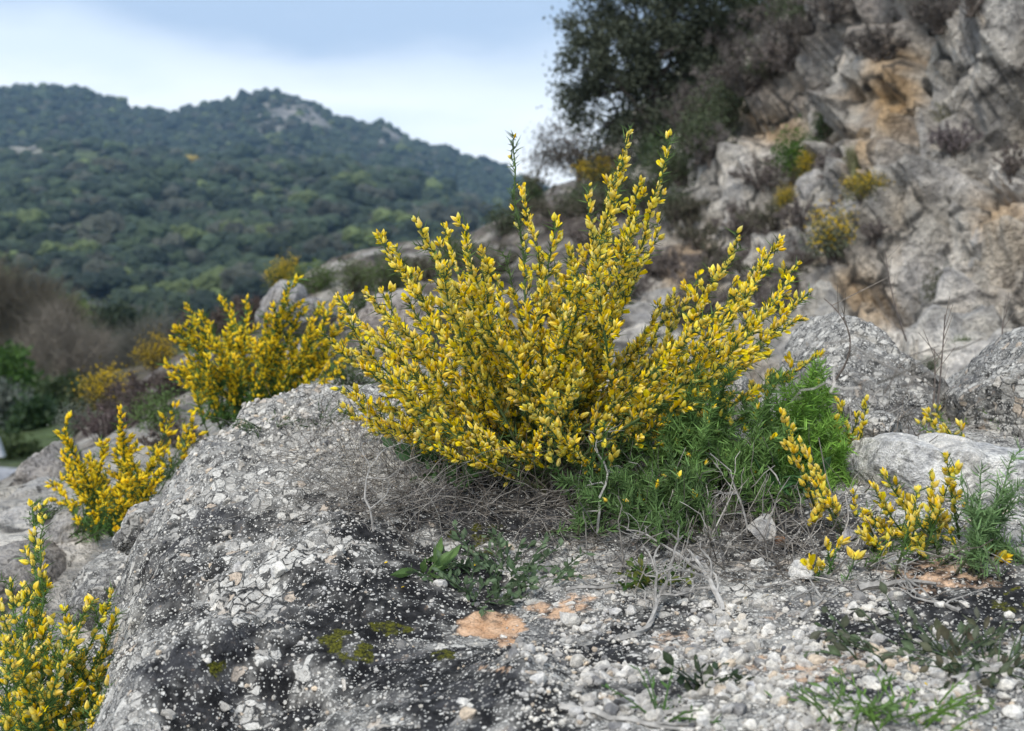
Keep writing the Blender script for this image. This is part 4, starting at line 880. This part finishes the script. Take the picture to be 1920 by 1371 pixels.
LEAF = (np.array([(0, 0, 0), (.22, .06, .3), (.26, .08, .6), (0, .10, 1.0), (-.26, .08, .6), (-.22, .06, .3), (0, 0, .5)], float), np.array([(0, 1, 6), (1, 2, 6), (2, 3, 6), (3, 4, 6), (4, 5, 6), (5, 0, 6)]), np.array([[.8] * 3] * 6 + [[1.15] * 3]))
QLEAF = (np.array([(0, 0, 0), (.28, .07, .5), (0, .1, 1.0), (-.28, .07, .5)], float), np.array([(0, 1, 2), (0, 2, 3)]), np.array([[.9] * 3, [1.0] * 3, [1.12] * 3, [1.0] * 3]))
def herb(px, py, n, spread, leaf, col, label, seed, stems=10, h=.05, cat='herb', narrow=1.0, mixcol=None, dense_single=True):
    r = np.random.default_rng(seed); p = on_out(px, py); root = empty('herb', p, label, cat, 'small herbs on the outcrop'); mb = MB(); per = max(2, n // stems); L_ = []
    for s in range(stems):
        a = r.uniform(0, 6.28); d = unit(np.array([math.cos(a), math.sin(a), r.uniform(.2, 1.4)])); q = p + np.array([math.cos(a), math.sin(a), 0]) * r.uniform(0, spread); q[2] = zout(q[:1], q[1:2], False)[0]
        pts = bez(q, q + d * h * .5, q + d * h + np.array([0, 0, -.2 * h]), 6); mb.tube(pts, np.linspace(.0014, .0006, 6), np.array(col) * .8, 3)
        pp, tt, ss = resample(pts, h / per * 1.02, .1); L_.append((pp, side_dirs(tt, r.uniform(.4, 1.2, len(pp)), r)))
    mb.obj('stems', M_leaf, root, origin=p, kind='stuff')
    P = np.concatenate([a for a, b in L_]); D = np.concatenate([b for a, b in L_]); m = len(P); s_ = leaf * r.uniform(.55, 1.2, m)
    F_ = frames(D, r); F_[:, :, 0] *= narrow; M = F_ * s_[:, None, None]; c1 = np.array(col); c2 = np.array(mixcol or (c1 * 1.3))
    u = r.uniform(0, 1, (m, 1)); C = c1 * (1 - u) + c2 * u
    bs = []
    for k in range(6): b = MB(); b.add(LEAF[0], f3=LEAF[1], c=LEAF[2] * C[k % m]); bs.append(b.mesh('leaf', M_leaf))
    for k in range(min(m, 60)):
        o = bpy.data.objects.new('leaf', bs[k % 6]); COL.objects.link(o); o.parent = root; o.matrix_basis = mat4(M[k], P[k] - p)
    if m > 60: b = MB(); b.stamp(LEAF, M[60:], P[60:], C[60:]); b.obj('leaves', M_leaf, root, origin=p, kind='stuff')
GR = (.095, .15, .07)
herb(950, 1075, 340, .085, .016, GR, 'grey green leafy herb spreading below the bush foot', 1, 46, .055, mixcol=(.16, .22, .12))
herb(880, 1115, 120, .05, .015, GR, 'leafy sprig trailing left of the spreading herb', 9, 18, .05, mixcol=(.16, .22, .12))
herb(798, 1072, 14, .012, .040, (.12, .20, .06), 'small rosette with long pointed green leaves', 2, 6, .03, narrow=.6)
herb(1225, 1092, 130, .03, .013, (.05, .12, .025), 'round little green cushion plant at the top of the gravel', 3, 26, .035, mixcol=(.16, .17, .03))
herb(1770, 1230, 150, .11, .017, (.10, .15, .07), 'trailing greyish herb across the right hand gravel', 4, 36, .05, mixcol=(.13, .13, .09))
herb(1870, 1260, 110, .08, .017, (.10, .15, .07), 'loose weedy herb near the right edge', 5, 26, .05, mixcol=(.15, .12, .08))
herb(1690, 1345, 110, .05, .014, (.14, .25, .05), 'fresh green upright weed at the lower right', 6, 18, .065, narrow=.5)
herb(1600, 1340, 110, .05, .015, (.12, .20, .06), 'low green weed left of the fresh upright one', 7, 22, .045, narrow=.6)
herb(1240, 1345, 60, .015, .013, (.08, .16, .04), 'slender green seedling at the bottom edge', 8, 10, .07, narrow=.5)
herb(1318, 1285, 40, .018, .018, (.035, .06, .03), 'dark drooping little plant in the middle of the gravel', 10, 12, .04, mixcol=(.09, .11, .05))
herb(1440, 920, 120, .05, .040, (.06, .14, .045), 'clump of broad grassy green leaves under the bright shrub', 11, 30, .07, narrow=.45)
herb(860, 850, 90, .09, .034, (.04, .095, .03), 'broad leaved green plant in the shade of the big bush', 12, 22, .06)
herb(840, 905, 40, .05, .024, (.06, .12, .035), 'small plant with oval leaves at the left foot of the bush', 13, 12, .04)
herb(600, 785, 60, .04, .015, (.10, .14, .07), 'faint grey green tuft on the pale top of the outcrop', 14, 16, .04, narrow=.4)
herb(495, 800, 50, .03, .016, (.09, .13, .06), 'tiny green tuft on the rim of the outcrop', 15, 12, .045, narrow=.4)
herb(1270, 790, 80, .05, .05, (.045, .11, .05), 'blue green blade leaved tuft between the gorse stems', 16, 20, .09, narrow=.3)

# ------------------------------------------------------------------ plants and trees on the cliff, the slope and in the valley
def shrub(kind, px, py, w, h, label, seed, fn=None, Y=None, cat='shrub', group='shrubs on the rocky hillside', cols=None, n=None, lift=.0):
    """px,py = foot; w,h in photo pixels"""
    r = np.random.default_rng(seed); p = at(px, py, Y) if Y else hit(px, py, fn, 3.4); m = p[1] / FPX; W_, H_ = w * m / 2, h * m
    root = empty({'dry': 'dry_shrub', 'green': 'green_shrub', 'tuft': 'grass_tuft', 'gorse': 'gorse_shrub'}[kind], p, label, cat, group); st, fo = MB(), MB()
    if kind == 'tuft':
        k = n or 240
        for _ in range(k):
            a = r.uniform(0, 6.28); q = p + np.array([math.cos(a), math.sin(a), 0]) * W_ * .35 * math.sqrt(r.uniform()) - [0, 0, .03]; e = np.array([math.cos(a) * W_ * r.uniform(.2, 1.1), math.sin(a) * W_ * .6, H_ * r.uniform(.55, 1.05)])
            c = np.array((cols or [(.13, .16, .06), (.22, .22, .10)])[r.integers(2)]) * r.uniform(.7, 1.3)
            pts = bez(q, q + e * np.array([.25, .25, .65]), q + e, 5); wd = .0035 * p[1] / 8 * r.uniform(.6, 1.4); fo.tube(pts, np.linspace(wd, wd * .2, 5), c, 3)
        fo.obj('blades', M_leaf, root, origin=p, kind='stuff'); return root
    k = 26
    C = []
    for _ in range(k):                                       # limbs ending in clumps
        a = r.uniform(0, 6.28); b = math.sqrt(r.uniform(.02, 1)); e = p + np.array([math.cos(a) * W_ * b, math.sin(a) * W_ * b * .8, H_ * (1 - .55 * b * b) * r.uniform(.55, 1.0)])
        pts = bez(p + r.normal(0, .1, 3) * np.array([W_, W_, 0]) - [0, 0, .05], p * .6 + e * .4 + np.array([0, 0, .1 * H_]), e, 6); th = .012 * (W_ + H_) ; st.tube(pts, np.linspace(th, th * .3, 6), (.12, .10, .085), 4); C.append(e); C.append(pts[3] + r.normal(0, .12, 3) * W_)
    C = np.array(C)
    if kind == 'dry':
        c_ = cols or [(.20, .17, .15), (.12, .10, .09)]
        Q = np.repeat(C, int((n or 14) * 1.5), 0); k = len(Q); D = unit(r.normal(size=(k, 3)) + unit(Q - p) * 1.2 + [0, 0, .4]); L = r.uniform(.15, .5, k) * W_
        u = r.integers(0, 2, k); cc = np.array(c_)[u] * r.uniform(.6, 1.4, (k, 1)); M = frames(D, r); M[:, :, :2] *= (.0021 * p[1] / 6 / .07); M[:, :, 2] *= L[:, None]
        fo.stamp(SPINE, M, Q - D * L[:, None] * .4, cc)
        fo.obj('twigs', M_twig, root, origin=p, kind='stuff')
    else:
        c_ = cols or [(.05, .10, .02), (.10, .17, .03)]; N_ = n or 2000; i = r.integers(0, len(C), N_)
        sp = np.array([W_ * .24, W_ * .24, H_ * .17]); P = C[i] + r.normal(size=(N_, 3)) * sp; P[:, 2] = np.maximum(P[:, 2], p[2] + .02 * H_)
        s_ = (W_ + H_) * .045 * r.uniform(.5, 1.4, N_); u = r.uniform(0, 1, (N_, 1)) * .6 + r.uniform(0, .4, len(C))[i][:, None]
        cc = np.array(c_[0]) * (1 - u) + np.array(c_[1]) * u; fo.stamp(QLEAF, randrot(N_, r) * s_[:, None, None], P, cc); fo.obj('foliage', M_leaf, root, origin=p, kind='stuff')
        if kind == 'gorse':
            N2 = N_ // 3; i = r.integers(0, len(C), N2); i = np.where(C[i][:, 2] > np.median(C[:, 2]), i, r.integers(0, len(C) // 2, N2)); P = C[i] + r.normal(size=(N2, 3)) * sp * .9 + [0, 0, .1 * H_]
            fl = MB(); fl.stamp(BUDS[3], frames(r.normal(size=(N2, 3)) + [0, 0, .8], r) * (s_[:N2] * .9)[:, None, None], P, np.ones((N2, 3)) * r.uniform(.55, .95, (N2, 1))); fl.obj('flowers', M_petal, root, origin=p, kind='stuff')
    st.obj('stems', M_twig, root, origin=p, kind='stuff'); return root
DG = [(.03, .055, .02), (.06, .09, .03)]; OL = [(.09, .10, .035), (.16, .15, .05)]; GG = [(.12, .14, .10), (.20, .22, .17)]; BR = [(.14, .125, .09), (.075, .075, .05)]
LIST = [
 ('green', 1487, 328, 88, 88, 'bright green rounded shrub on the middle of the cliff', [(.035, .09, .012), (.085, .17, .02)]),
 ('gorse', 1520, 345, 50, 55, 'yellowish shrub just right of the bright green rounded one', OL),
 ('dry', 1420, 350, 110, 60, 'grey dry brush left of the bright green rounded shrub', None),
 ('dry', 1560, 330, 90, 50, 'grey dry brush below the orange scar', None),
 ('tuft', 1608, 330, 44, 62, 'pale upright grass tuft below the orange scar', [(.20, .21, .10), (.28, .26, .15)]),
 ('tuft', 1790, 245, 70, 70, 'pale grass tuft high on the right of the cliff', [(.22, .21, .10), (.30, .27, .16)]),
 ('dry', 1800, 285, 110, 70, 'purple grey dry bush beside the high pale tuft', [(.19, .16, .155), (.12, .10, .10)]),
 ('dry', 1885, 330, 70, 60, 'dry grey bush at the right edge of the cliff', None),
 ('tuft', 1660, 60, 110, 80, 'large fresh green grass tussock at the top of the cliff', [(.12, .20, .06), (.20, .27, .11)]),
 ('dry', 1560, 60, 150, 70, 'dark dry brush on the cliff top left of the green tussock', BR),
 ('dry', 1700, 90, 130, 60, 'dry brush hanging over the orange scar', BR),
 ('dry', 1480, 130, 120, 70, 'grey matted brush on the upper slope', None),
 ('dry', 1370, 180, 130, 90, 'greyish hanging brush under the dark tree', None),
 ('dry', 1320, 240, 110, 90, 'straw grey hanging tussock at the upper left of the cliff', [(.20, .18, .155), (.13, .115, .10)]),
 ('tuft', 1430, 110, 90, 50, 'grey green grass clump on the upper slope', [(.13, .15, .09), (.19, .19, .12)]),
 ('green', 1540, 75, 44, 50, 'small yellow green bush on the cliff top', OL),
 ('green', 1300, 165, 50, 50, 'light green sapling against the dark tree', [(.08, .14, .04), (.14, .20, .07)]),
 ('green', 1440, 30, 110, 70, 'dull green bush at the top edge right of the tree', [(.06, .09, .03), (.11, .14, .05)]),
 ('dry', 1820, 20, 110, 60, 'dry grey brush at the very top right', None),
 ('green', 1552, 255, 46, 70, 'dark olive bush beside the orange scar', DG),
 ('green', 1245, 350, 110, 95, 'dark green and brown shrub beneath the tree', DG),
 ('gorse', 1120, 350, 90, 55, 'olive yellow shrub at the foot of the tree', [(.06, .07, .025), (.13, .12, .04)]),
 ('dry', 1170, 400, 130, 70, 'dark dry brush below the tree', BR),
 ('dry', 1040, 420, 110, 60, 'dry scrub on the saddle behind the tall bud spikes', BR),
 ('green', 985, 400, 60, 60, 'small dark evergreen at the left end of the ridge', DG),
 ('green', 945, 440, 80, 60, 'grey green bush on the falling ridge', [(.05, .07, .035), (.09, .11, .055)]),
 ('gorse', 1470, 400, 44, 44, 'small yellow flowering shrub in the middle of the scree', OL),
 ('gorse', 1615, 370, 80, 50, 'yellow topped shrub on the ledge right of the scree', OL),
 ('dry', 1600, 410, 110, 50, 'reddish brown dry bush below the yellow topped shrub', [(.17, .11, .08), (.10, .07, .055)]),
 ('gorse', 1560, 480, 90, 85, 'grey green gorse with a few yellow flowers low on the cliff', [(.09, .11, .07), (.15, .17, .10)]),
 ('dry', 1500, 420, 100, 50, 'dry brush in the scree below the small yellow shrub', None),
 ('dry', 1380, 440, 130, 60, 'dark dry scrub behind the right side of the big bush', None),
 ('dry', 1290, 420, 110, 60, 'brown scrub right of the tallest bud spike', BR),
 ('green', 1775, 570, 76, 70, 'dark brown green shrub low on the right hand rock face', [(.06, .07, .035), (.11, .11, .06)]),
 ('green', 1905, 100, 40, 50, 'dark green plant in a crack at the top right', DG),
 ('dry', 1900, 480, 70, 60, 'dark brush in the crevice at the right edge', BR),
 ('green', 1805, 655, 44, 26, 'small bright green clump on the pale ledges', [(.04, .08, .015), (.09, .14, .03)]),
 ('dry', 1755, 690, 70, 40, 'grey dry clump on the ground behind the boulders', None),
 ('dry', 1790, 720, 90, 30, 'brownish dry grass patch in the dip behind the boulders', [(.22, .16, .11), (.15, .11, .08)]),
 ('green', 1740, 700, 60, 30, 'low dark green weed in the dip behind the boulders', DG),
 ('dry', 1420, 560, 120, 60, 'dry grey scrub at the foot of the cliff', None),
 ('dry', 1640, 450, 60, 40, 'small grey tuft on the pale rock face', None),
 ('gorse', 535, 548, 62, 66, 'yellow flowering shrub on the crest behind the left gorse', [(.07, .09, .02), (.14, .15, .03)]),
 ('green', 590, 545, 70, 60, 'green rounded shrub beside the yellow one on the crest', [(.05, .09, .02), (.10, .15, .04)]),
 ('green', 660, 545, 90, 60, 'olive shrub on the crest left of the big bush', [(.06, .085, .03), (.11, .13, .05)]),
 ('green', 730, 540, 90, 75, 'mid green shrub on the crest behind the big bush', [(.07, .10, .035), (.12, .16, .06)]),
 ('green', 690, 590, 110, 50, 'low dark green shrub under the crest', DG),
 ('dry', 790, 520, 110, 50, 'dry scrub on the crest behind the big bush', BR),
 ('green', 860, 490, 110, 60, 'olive bush on the ridge behind the big bush', [(.07, .09, .04), (.11, .13, .06)]),
 ('dry', 920, 520, 130, 70, 'dark brown scrub on the ridge behind the bud spikes', BR),
 ('dry', 450, 600, 150, 60, 'dark brown heather above the left gorse', [(.13, .09, .075), (.08, .06, .05)]),
 ('dry', 370, 640, 120, 70, 'brown dry shrub left of the left gorse', [(.13, .10, .08), (.08, .06, .05)]),
 ('gorse', 290, 690, 70, 60, 'brown and yellow shrub far left on the slope', [(.10, .085, .03), (.15, .12, .04)]),
 ('gorse', 205, 760, 110, 70, 'faded yellow gorse on the far left slope', [(.10, .09, .03), (.16, .13, .04)]),
 ('dry', 270, 760, 150, 80, 'dark brown bramble mass on the left slope', [(.12, .09, .08), (.075, .06, .055)]),
 ('dry', 190, 820, 130, 70, 'purplish brown brush below the faded gorse', [(.15, .11, .105), (.09, .07, .065)]),
 ('green', 130, 805, 70, 60, 'grey green shrub at the edge of the slope', GG),
 ('green', 300, 800, 110, 70, 'green weeds between the low gorse and the outcrop', [(.07, .12, .03), (.13, .19, .06)]),
 ('dry', 330, 830, 100, 60, 'grey dry weeds beside the outcrop shoulder', None),
 ('green', 90, 985, 60, 50, 'small dark green plant between the left rocks', DG),
 ('green', 650, 720, 110, 60, 'green weeds between the two yellow bushes', [(.07, .11, .04), (.13, .17, .07)]),
 ('dry', 620, 700, 120, 60, 'dry weeds behind the top of the outcrop', None),
]
for k, (kd, px, py, w, h, lab, cols) in enumerate(LIST):
    shrub(kd, px, py, w, h, lab, 500 + k, cols=cols, cat={'tuft': 'grass tuft'}.get(kd, 'shrub'), group='grass tufts on the rocky hillside' if kd == 'tuft' else 'shrubs on the rocky hillside')

rs = np.random.default_rng(31)
for k in range(34):
    px, py = rs.uniform(980, 1500), rs.uniform(360, 600)
    if px > 1320 and py < 420: py += 120
    shrub('dry', px, py, rs.uniform(70, 150), rs.uniform(35, 65), 'low dark dry scrub clump on the slope behind the big bush', 900 + k, cols=BR if rs.uniform() < .6 else None, n=10, group='dry scrub clumps behind the big bush')
for k, (px, py, w, h) in enumerate([(1290, 260, 110, 110), (1340, 215, 130, 110), (1400, 170, 150, 90), (1460, 120, 150, 80), (1520, 95, 150, 80), (1580, 105, 140, 70), (1640, 100, 120, 60), (1380, 110, 130, 90), (1470, 60, 160, 90), (1560, 30, 150, 70), (1640, 20, 130, 60), (1330, 300, 100, 70), (1760, 60, 120, 60)]):
    shrub('dry', px, py, w, h, 'matted dry grey brush hanging along the upper edge of the cliff', 1300 + k, cols=[(.20, .18, .16), (.12, .105, .095)] if k % 2 else [(.15, .13, .115), (.085, .075, .065)], n=22, group='dry brush along the cliff top')
for k, (px, py, w, h) in enumerate([(1270, 340, 120, 90), (1310, 300, 110, 90), (1340, 250, 110, 90), (1375, 205, 100, 80), (1210, 390, 120, 80), (1140, 400, 110, 70), (1260, 410, 110, 70), (1090, 400, 90, 60), (1380, 90, 110, 80), (1500, 40, 120, 60), (1430, 150, 70, 45), (1350, 170, 80, 60)]):
    shrub('green', px, py, w, h, 'dull olive bush in the brush along the upper edge of the cliff', 1400 + k, cols=[(.045, .06, .03), (.10, .12, .06)], group='olive bushes along the cliff top')
for k, (px, py, w, h) in enumerate([(400, 720, 120, 70), (330, 740, 120, 60), (250, 790, 130, 60), (460, 620, 140, 60), (300, 850, 90, 50)]):
    shrub('dry', px, py, w, h, 'brown heath clump on the slope beside the left gorse', 1500 + k, cols=[(.13, .10, .085), (.08, .065, .055)], n=18, group='brown heath on the left slope')
def clump_tree(name, label, foot, clumps, Y, leaf, N_, c_, r, limbs=True, trunk=.16, bark=(.10, .085, .075), spread_y=.8, seedcol=.5, group=None, twiggy=False):
    """clumps: photo ellipses (px,py,rx,ry[,weight]); leaves fill them in depth, limbs run from the trunk into each"""
    p = at(*foot, Y) if len(foot) == 2 else np.array(foot); root = empty(name, p, label, 'tree', group); m = Y / FPX; fo, st = MB(), MB()
    cx = np.mean([c[0] for c in clumps]); cy = np.mean([c[1] for c in clumps]); top = at(cx, cy, Y)
    tp = bez(p - [0, 0, .2], (p + top) / 2 + r.normal(0, .15, 3), top, 8); st.tube(tp, np.linspace(trunk, trunk * .4, 8), bark, 7)
    area = np.array([c[2] * c[3] for c in clumps], float); area /= area.sum()
    for c, a in zip(clumps, area):
        e = at(c[0], c[1], Y + r.normal(0, .35) * c[2] * m); k = int(N_ * a); R3 = np.array([c[2] * m, max(c[2], c[3]) * m * spread_y, c[3] * m])
        if limbs:
            s = tp[r.integers(3, 8)]; b = bez(s, (s + e) / 2 + np.array([0, 0, .15]) + r.normal(0, .1, 3), e, 6); st.tube(b, np.linspace(trunk * .45, trunk * .12, 6), bark, 5)
            for _ in range(9):
                t = e + unit(r.normal(size=3)) * R3 * r.uniform(.5, 1.0); st.tube(bez(b[4], (b[4] + t) / 2 + r.normal(0, .05, 3), t, 4), np.linspace(trunk * .14, trunk * .04, 4), bark, 3)
        nc = max(5, int(c[2] * c[3] / 110)); cc = e + unit(r.normal(size=(nc, 3))) * (r.uniform(.25, 1, (nc, 1)) ** .45) * R3; i = r.integers(0, nc, k)
        sg = 13 * m; P = cc[i] + r.normal(size=(k, 3)) * sg * np.array([1, 1, .75]); u = np.clip(r.uniform(0, 1, (k, 1)) * .5 + r.uniform(0, .6, nc)[i][:, None], 0, 1)
        col = np.array(c_[0]) * (1 - u) + np.array(c_[1]) * u
        if twiggy:
            D = unit(r.normal(size=(k, 3)) + unit(P - p)); fo.stamp(SPINE, frames(D, r) * (leaf * r.uniform(.6, 2.0, k))[:, None, None] * np.array([.5, .5, 3.0]), P, col)
        else: fo.stamp(QLEAF, randrot(k, r) * (leaf * r.uniform(.6, 1.4, k))[:, None, None], P, col)
    st.obj('trunk', M_twig, root, origin=p); fo.obj('crown', M_twig if twiggy else M_leaf, root, origin=p, kind='stuff'); return root
r_ = np.random.default_rng(99)
HO = [(.04, .05, .034), (.115, .13, .085)]
clump_tree('holm_oak', 'dark evergreen oak leaning out over the cliff top', (1230, 335), [(1110, 45, 55, 45), (1190, 20, 70, 50), (1280, 30, 70, 55), (1350, 50, 60, 60), (1100, 110, 50, 40), (1160, 90, 60, 45), (1240, 90, 70, 50), (1310, 110, 70, 45), (1095, 185, 50, 40), (1150, 165, 50, 40), (1215, 170, 60, 50), (1285, 165, 55, 40), (1340, 170, 50, 45), (1330, 90, 60, 40), (1245, 290, 50, 35), (1300, 225, 45, 35), (1130, 235, 55, 40), (1200, 240, 60, 45), (1260, 225, 50, 35), (1180, -50, 110, 50), (1320, -50, 110, 50)], 15.5, .044, 52000, HO, r_, trunk=.08)
clump_tree('holm_oak', 'second dark tree thinly leaved at the top edge behind the first', (1360, 200), [(1350, 20, 60, 40), (1400, 10, 60, 40), (1440, -30, 80, 40), (1330, -30, 60, 40)], 19.5, .06, 3500, [(.03, .05, .025), (.07, .10, .04)], r_, trunk=.10)
clump_tree('brown_thicket', 'brownish half bare thicket below the oak crown', (1080, 350), [(1050, 260, 45, 30), (1090, 290, 60, 35), (1130, 310, 60, 30), (1045, 305, 40, 25), (1180, 300, 50, 30), (1015, 290, 30, 18)], 18.5, .034, 7000, [(.05, .046, .036), (.105, .092, .075)], r_, trunk=.05)

# valley side to the left, with its road
VT = [(0, 905, 15), (200, 900, 14), (-400, 930, 15), (0, 862, 22), (150, 845, 22), (0, 810, 32), (200, 760, 32), (450, 700, 32), (-300, 820, 32), (0, 750, 52), (300, 680, 52), (600, 640, 60), (-300, 760, 52), (100, 700, 90), (-300, 720, 90), (500, 660, 90)]
TV = TPS(np.array([tuple(at(*c)) for c in VT]), 1e-2)
vx, vy = np.meshgrid(np.arange(-45, -1.0, .5), np.arange(13, 100, .6)); vz = TV(vx, vy) + .25 * fbm(np.stack([vx.ravel(), vy.ravel(), vx.ravel() * 0], 1) / 3, 4, 91)
vc = lerp(np.broadcast_to(np.array([.07, .10, .035]), (vz.size, 3)), np.array([.12, .10, .07]), sstep(fbm(np.stack([vx.ravel(), vy.ravel(), vz], 1) / 5, 3, 92), -.1, .3))
grid_obj('valley_slope', vx, vy, vz.reshape(vx.shape), vc, M_far)
ra = at(-260, 960, 13.0); rb = at(60, 905, 15.2)
rd = np.linspace(-1.2, 1.15, 12); mbR = MB(); dv = unit(rb - ra); nv = np.array([-dv[1], dv[0], 0]); Vr = []
for t in rd:
    c = ra + (rb - ra) * (t * .5 + .5); Vr += [c - nv * 1.1 + [0, 0, .12], c + nv * 1.0 + [0, 0, .12]]
i = np.arange(11)[:, None] * 2; mbR.add(Vr, f4=np.concatenate([i, i + 1, i + 3, i + 2], 1), c=(.34, .35, .37)); mbR.obj('road', M_far, kind='structure')
bx_ = MB(); q = at(-6, 838, 17.0); a, b, hh = .12, .05, .26
for (cx_, cz_, wx, wz) in [(0, 0, .09, .12)]:
    v = np.array([(-wx, -b, -wz), (wx, -b, -wz), (wx, b, -wz), (-wx, b, -wz), (-wx, -b, wz), (wx * .2, -b, wz), (wx * .2, b, wz), (-wx, b, wz)]) + q
    bx_.add(v, f4=[(0, 1, 5, 4), (1, 2, 6, 5), (2, 3, 7, 6), (3, 0, 4, 7), (4, 5, 6, 7), (3, 2, 1, 0)], c=(.62, .66, .72))
sg = empty('roadside_marker', q - [0, 0, .9], 'pale slanted roadside panel cut off by the left edge', 'marker'); bx_.obj('panel', M_stone, sg, origin=q)
pm2 = MB(); pm2.tube(np.array([q - [.03, 0, .9], q - [.03, 0, .1]]), (.03, .03), (.3, .3, .31), 6); pm2.obj('post', M_twig, sg, origin=q)
def vfoot(px, Y): x = (px - CX) / FPX * Y; return (x, Y, float(TV([x], [Y])[0]))
VTREES = [
 ('broadleaf_tree', 'brownish grey leafless tree mass at the far left of the valley', 20, 46, [(-30, 560, 70, 50), (30, 560, 60, 40), (70, 590, 60, 40), (110, 600, 40, 30), (20, 620, 70, 40), (-10, 660, 60, 40), (90, 640, 50, 35)], .22, 7000, [(.085, .075, .055), (.15, .13, .095)], True),
 ('broadleaf_tree', 'pale bare twiggy tree in the middle of the left valley', 120, 40, [(110, 620, 35, 35), (90, 670, 50, 35), (140, 680, 45, 35), (120, 720, 50, 30), (165, 650, 30, 30)], .15, 5000, [(.16, .14, .11), (.24, .21, .17)], True),
 ('broadleaf_tree', 'yellow green young tree behind the bare one', 128, 50, [(125, 585, 28, 28), (118, 620, 24, 20)], .18, 1500, [(.07, .12, .025), (.12, .18, .035)], False),
 ('broadleaf_tree', 'bright green bushy tree at the left edge', 10, 36, [(5, 690, 40, 30), (25, 720, 40, 30), (60, 740, 40, 30), (85, 775, 40, 30)], .16, 5000, [(.035, .08, .015), (.07, .14, .025)], False),
 ('broadleaf_tree', 'silvery grey green round tree cut by the left edge', 8, 30, [(5, 745, 40, 35), (0, 790, 40, 30)], .12, 3500, [(.10, .115, .09), (.17, .19, .15)], False),
 ('broadleaf_tree', 'dark green tree beside the silvery one', 70, 28, [(60, 790, 45, 35), (90, 820, 45, 30), (50, 830, 45, 30)], .13, 5000, [(.018, .04, .014), (.04, .075, .022)], False),
 ('broadleaf_tree', 'low green hedge like tree above the road', 30, 21, [(20, 855, 50, 28), (60, 870, 45, 25), (-30, 860, 50, 28)], .10, 4000, [(.045, .07, .025), (.085, .115, .04)], False),
 ('broadleaf_tree', 'grey leafless tree between the valley wood and the left gorse', 230, 50, [(210, 680, 45, 30), (250, 660, 40, 30), (190, 710, 45, 30), (300, 640, 40, 30)], .2, 5000, [(.11, .11, .09), (.18, .17, .14)], True),
 ('broadleaf_tree', 'bluish green round tree low on the valley side', 200, 70, [(200, 610, 45, 35), (250, 600, 40, 30), (170, 650, 45, 35)], .3, 3500, [(.03, .045, .028), (.055, .075, .04)], False),
 ('broadleaf_tree', 'olive tree with dark crown above the brown shrubs', 150, 32, [(150, 760, 45, 30), (110, 740, 40, 30), (180, 740, 40, 25)], .13, 4000, [(.03, .05, .02), (.06, .085, .03)], False),
]
for (nm, lab, px, Y, cl, lf, N_, c_, tw) in VTREES:
    clump_tree(nm, lab, vfoot(px, Y), cl, Y, lf, N_, c_, r_, trunk=.11, twiggy=tw, group='trees in the valley on the left')

# petals fallen on the ground
for k, (px, py) in enumerate([(1490, 1200), (1533, 1185), (1400, 1125), (1195, 1005), (1160, 990), (890, 1065), (1060, 945), (1440, 1120), (752, 1105), (720, 1060), (1740, 1290), (1580, 1270)]):
    p = on_out(px, py); mb = MB(); mb.add(LEAF[0] * np.array([.8, .6, .7]) * .009, f3=LEAF[1], c=(.85, .58, .03)); o = mb.obj('fallen_petal', M_petal); o.location = p + [0, 0, .003]; o.rotation_euler = (-1.2, .2, k * 1.3)
    tag(o, 'loose yellow petal fallen on the ground in front of the big bush', 'petal', 'fallen petals')

# ------------------------------------------------------------------ air
hz = MB(); x0, x1, y0_, y1_, z0_, z1_ = -1400, 1600, -300, 2600, -200, 230
hz.add([(x0, y0_, z0_), (x1, y0_, z0_), (x1, y1_, z0_), (x0, y1_, z0_), (x0, y0_, z1_), (x1, y0_, z1_), (x1, y1_, z1_), (x0, y1_, z1_)], f4=[(3, 2, 1, 0), (4, 5, 6, 7), (0, 1, 5, 4), (1, 2, 6, 5), (2, 3, 7, 6), (3, 0, 4, 7)])
m, N, L, mix, ma, rg, out = mat_new('haze_air')
pv = N('ShaderNodeVolumePrincipled'); pv.inputs['Color'].default_value = (.45, .70, 1.0, 1); pv.inputs['Density'].default_value = .00014; pv.inputs['Anisotropy'].default_value = .2
out(None, pv.outputs[0]); hz.obj('haze', m, kind='stuff')
